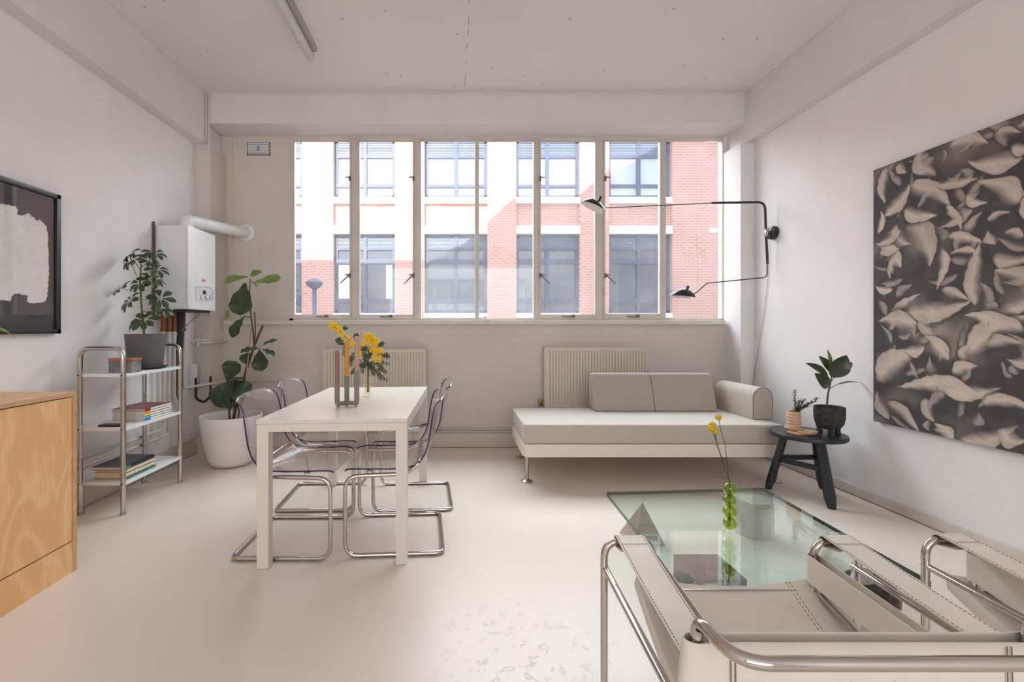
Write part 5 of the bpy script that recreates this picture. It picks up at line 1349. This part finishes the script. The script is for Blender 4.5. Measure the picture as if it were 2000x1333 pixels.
# ------------------------------------------------------------------ tubular leather armchairs
def armchair(root):
    r = .0108
    FL, IL, IR, FR = .446, .594, 1.080, 1.214         # front outer left, inner left, inner right, outer right
    YFt = 1.395; YRr = .80; Za = .553; Zr = .532
    sh_ = -.055                                        # rear is set a little to the left
    frames = MB()
    # each side: floor runner, posts, hoop over the arm, inner post bending into the seat rail
    for (xo, xi, s_) in ((FL, IL, -1), (FR, IR, 1)):
        pts = [(xi, YFt - .0, .40), (xi, YFt, Za), (xo, YFt, Za), (xo, YFt, r), (xo + sh_, YRr, r), (xo + sh_, YRr, Zr), (xi + sh_, YRr, Zr), (xi + sh_, YRr + .0, .34)]
        pts[0] = (xi, YFt, .415)
        frames.tube(fillet(pts, [0, .05, .05, .07, .07, .045, .045, 0], 7), r, 12)
        # outer side rail
        frames.tube([(xo - .004 if s_ > 0 else xo + .004, YFt + .012, .473), (xo + sh_ * .35, YRr, .462)], r * .92, 12)
        # seat side rail down to the back
        frames.tube([(xi, YFt - .03, .405), (xi + sh_ * .8, YRr + .02, .30)], r * .92, 12)
    frames.tube(fillet([(IL, YFt, .44), (IL, YFt, .398), (IR, YFt, .398), (IR, YFt, .44)], .035, 6), r, 12)
    frames.tube([(IL + sh_, YRr, .34), (IR + sh_, YRr, .34)], r, 12)
    frames.build('tube_frame', 'chrome', root, smooth=60)
    # back frame: two uprights whose tops bend back into a cross bar
    bl, br = .424, 1.01; yk = .815; Zk = .683; yc = .712
    bf = MB()
    pts = [(bl - .012, .80, .33), (bl, yk, Zk + .006), (bl + .006, yc, Zk - .004), (br + .006, yc, Zk - .004), (br, yk, Zk + .006), (br - .012, .80, .33)]
    pts = [(bl - .012, .80, .33), (bl, yk, Zk), (bl + .004, yk - .045, Zk + .0), (bl + .012, yc, Zk - .002), (br, yc, Zk - .002), (br + .0, yk - .045, Zk), (br, yk, Zk), (br - .012, .80, .33)]
    bf.tube(fillet([(bl - .012, .80, .33), (bl, yk, Zk + .004), (bl + .012, yc, Zk - .002), (br, yc, Zk - .002), (br + .004, yk, Zk + .004), (br - .01, .80, .33)], [0, .028, .055, .055, .028, 0], 8), r * 1.02, 14)
    bf.build('back_frame', 'chrome', root, smooth=60)
    # leather
    def strap(p0, p1, w0, w1, ends=True, wrap=(True, True), sag=.006):
        """flat band between two hoops, with both ends wrapped over the tube"""
        m = MB(); rows = []
        n = 14
        p0, p1 = Vector(p0), Vector(p1)
        for i in range(n + 1):
            t_ = i / n; c_ = p0.lerp(p1, t_) - Vector((0, 0, sag * math.sin(math.pi * t_))); w_ = w0 + (w1 - w0) * t_
            rows.append([c_ + Vector((w_ * q, 0, 0)) for q in (-.5, -.25, 0, .25, .5)])
        # wrap round the tube at each end
        def arc(c_, w_, sgn):
            out = []
            for k in range(1, 7):
                a_ = R(30 * k); out.append([Vector((c_.x + w_ * q, c_.y + sgn * (r + .003) * math.sin(a_), c_.z - (r + .003) + (r + .003) * math.cos(a_))) for q in (-.5, -.25, 0, .25, .5)])
            y2 = c_.y - sgn * .05
            out.append([Vector((c_.x + w_ * q, y2, c_.z - 2 * (r + .003) + .008)) for q in (-.5, -.25, 0, .25, .5)])
            return out
        rows = arc(p0, w0, 1)[::-1] + rows + arc(p1, w1, -1)
        m.grid(rows, .0028)
        return m, p0, p1, w0, w1
    for (x0, s_) in (((FL + IL) / 2, -1), ((FR + IR) / 2, 1)):
        p0 = (x0 + .004, YFt, Za + r + .004); p1 = (x0 + sh_ * .75, YRr, Zr + r + .004)
        m, a, b_, w0, w1 = strap(p0, p1, .086, .078)
        so_ = m.build('arm_strap', 'leather', root, smooth=40)
        m = MB()
        for q in (-.44, .44):
            P = [a.lerp(b_, t_) + Vector(((w0 + (w1 - w0) * t_) * q, 0, .0012 - .006 * math.sin(math.pi * t_))) for t_ in [k / 14 for k in range(15)]]
            for i in range(56):
                t0, t1 = i / 56, (i + .55) / 56
                A_ = a.lerp(b_, t0) + Vector(((w0 + (w1 - w0) * t0) * q, 0, .0032 - .006 * math.sin(math.pi * t0))); B_ = a.lerp(b_, t1) + Vector(((w0 + (w1 - w0) * t1) * q, 0, .0032 - .006 * math.sin(math.pi * t1)))
                m.tube([A_, B_], .0011, 4)
        t_ = .085; A_ = a.lerp(b_, t_)
        for i in range(14): m.tube([A_ + Vector((w0 * (-.42 + .06 * i), 0, .0032)), A_ + Vector((w0 * (-.42 + .06 * i + .034), 0, .0032))], .0011, 4)
        m.build('stitching', 'stitch', so_, smooth=0)
    # side bands on the inner posts
    for (xi, s_) in ((IL, -1), (IR, 1)):
        m = MB()
        x = xi - s_ * 0; pf = Vector((xi, YFt, 0)); pb = Vector((xi + sh_, YRr, 0))
        path = []
        o_ = r + .003
        # closed loop round both posts
        for k in range(9):
            a_ = R(180 * k / 8); path.append((pf.x + o_ * math.cos(a_), pf.y + o_ * math.sin(a_)))
        for k in range(9):
            a_ = R(180 + 180 * k / 8); path.append((pb.x + o_ * math.cos(a_), pb.y + o_ * math.sin(a_)))
        path.append(path[0])
        rows = [[(x_, y_, z_ + (.010 if y_ < 1.1 else 0)) for z_ in (.430, .470, .512)] for x_, y_ in path]
        m.grid(rows, .0025); sb_ = m.build('side_band', 'leather', root, smooth=40)
        m = MB()
        for yy_ in (YFt - .055, YFt - .062):
            for sx_ in (-1, 1):
                xx_ = xi + sx_ * (o_ + .0008) + sh_ * (YFt - yy_) / (YFt - YRr)
                m.tube([(xx_, yy_, .434), (xx_, yy_, .508)], .0011, 4)
        m.build('stitching', 'stitch', sb_, smooth=0)
    # seat sling
    m = MB(); rows = []
    yf_, yb_ = YFt + .012, YRr + .05
    for i in range(15):
        t_ = i / 14; y_ = yf_ + (yb_ - yf_) * t_
        zc2 = .416 - .13 * t_ - .03 * math.sin(math.pi * t_)
        xl_, xr_ = IL - .035 + sh_ * t_ * .8, IR + .045 + sh_ * t_ * .8
        row = []
        for j in range(13):
            q = j / 12; row.append((xl_ + (xr_ - xl_) * q, y_ + .03 * (2 * q - 1) ** 2 * (1 - t_), zc2 - .014 * math.sin(math.pi * q) + .006))
        rows.append(row)
    m.grid(rows, .004); seat = m.build('seat_sling', 'leather', root, smooth=60)
    for s_, j in ((-1, 0), (1, 12)):
        rr2 = []
        for row in rows:
            x_, y_, z_ = row[j]; rr2.append([(x_, y_, z_), (x_ + s_ * .006, y_, z_ - .02), (x_ + s_ * .0, y_, z_ - .045), (x_ - s_ * .03, y_, z_ - .052)])
        MB().grid(rr2, .003).build('seat_hem', 'leather', seat, smooth=40)
    m = MB()
    for q in (.80, .82):
        for i in range(46):
            def pt(t_):
                y_ = yf_ + (yb_ - yf_) * t_; zc2 = .416 - .13 * t_ - .03 * math.sin(math.pi * t_)
                xl_, xr_ = IL - .035 + sh_ * t_ * .8, IR + .045 + sh_ * t_ * .8
                return Vector((xl_ + (xr_ - xl_) * q, y_ + .03 * (2 * q - 1) ** 2 * (1 - t_), zc2 - .014 * math.sin(math.pi * q) + .0105))
            m.tube([pt(i / 46), pt((i + .55) / 46)], .0011, 4)
    m.build('stitching', 'stitch', seat, smooth=0)
    # back band wrapped round the uprights
    m = MB(); rows = []
    o_ = .017; ztop_, zbot = .652, .44
    path = []
    for k in range(9): a_ = R(90 + 180 * k / 8); path.append((bl - .003 + o_ * math.cos(a_) * 1.25, yk + o_ * math.sin(a_), -1))
    n_ = 16
    for k in range(1, n_): t_ = k / n_; path.append((bl + (br - bl) * t_, yk - o_ + .002, 0))
    for k in range(9): a_ = R(-90 + 180 * k / 8); path.append((br + .003 + o_ * math.cos(a_) * 1.25, yk + o_ * math.sin(a_), 1))
    for k in range(1, n_): t_ = k / n_; path.append((br + (bl - br) * t_, yk + o_ - .002, 0))
    path.append(path[0])
    rows = []
    for (x_, y_, e_) in path:
        rows.append([(x_ - (.022 * (ztop_ - z_) / .2 if e_ == -1 else 0) + (.02 * (ztop_ - z_) / .2 if e_ == 1 else 0), y_ - .02 * (ztop_ - z_), z_) for z_ in (ztop_, .60, .55, .50, zbot)])
    m.grid(rows, .003); bb_ = m.build('back_band', 'leather', root, smooth=50)
    m = MB()
    for x_ in (bl + .05, bl + .058, br - .05, br - .058): m.tube([(x_, yk - o_ - .001 , ztop_ - .004), (x_, yk - o_ - .001 - .004, zbot + .004)], .0011, 4)
    m.build('stitching', 'stitch', bb_, smooth=0)
ac = thing('leather_armchair', (.83, 1.1, 0), 'off white leather and chrome tube armchair in the foreground, seen from behind', 'armchair', 'tubular leather armchairs in the foreground')
armchair(ac)
ac2 = copy_tree(ac); ac2.location = (.83 + .985, 1.1 + .012, 0)
tag(ac2, 'second off white leather armchair nearer the charcoal artwork, mostly cut off', 'armchair', 'tubular leather armchairs in the foreground')
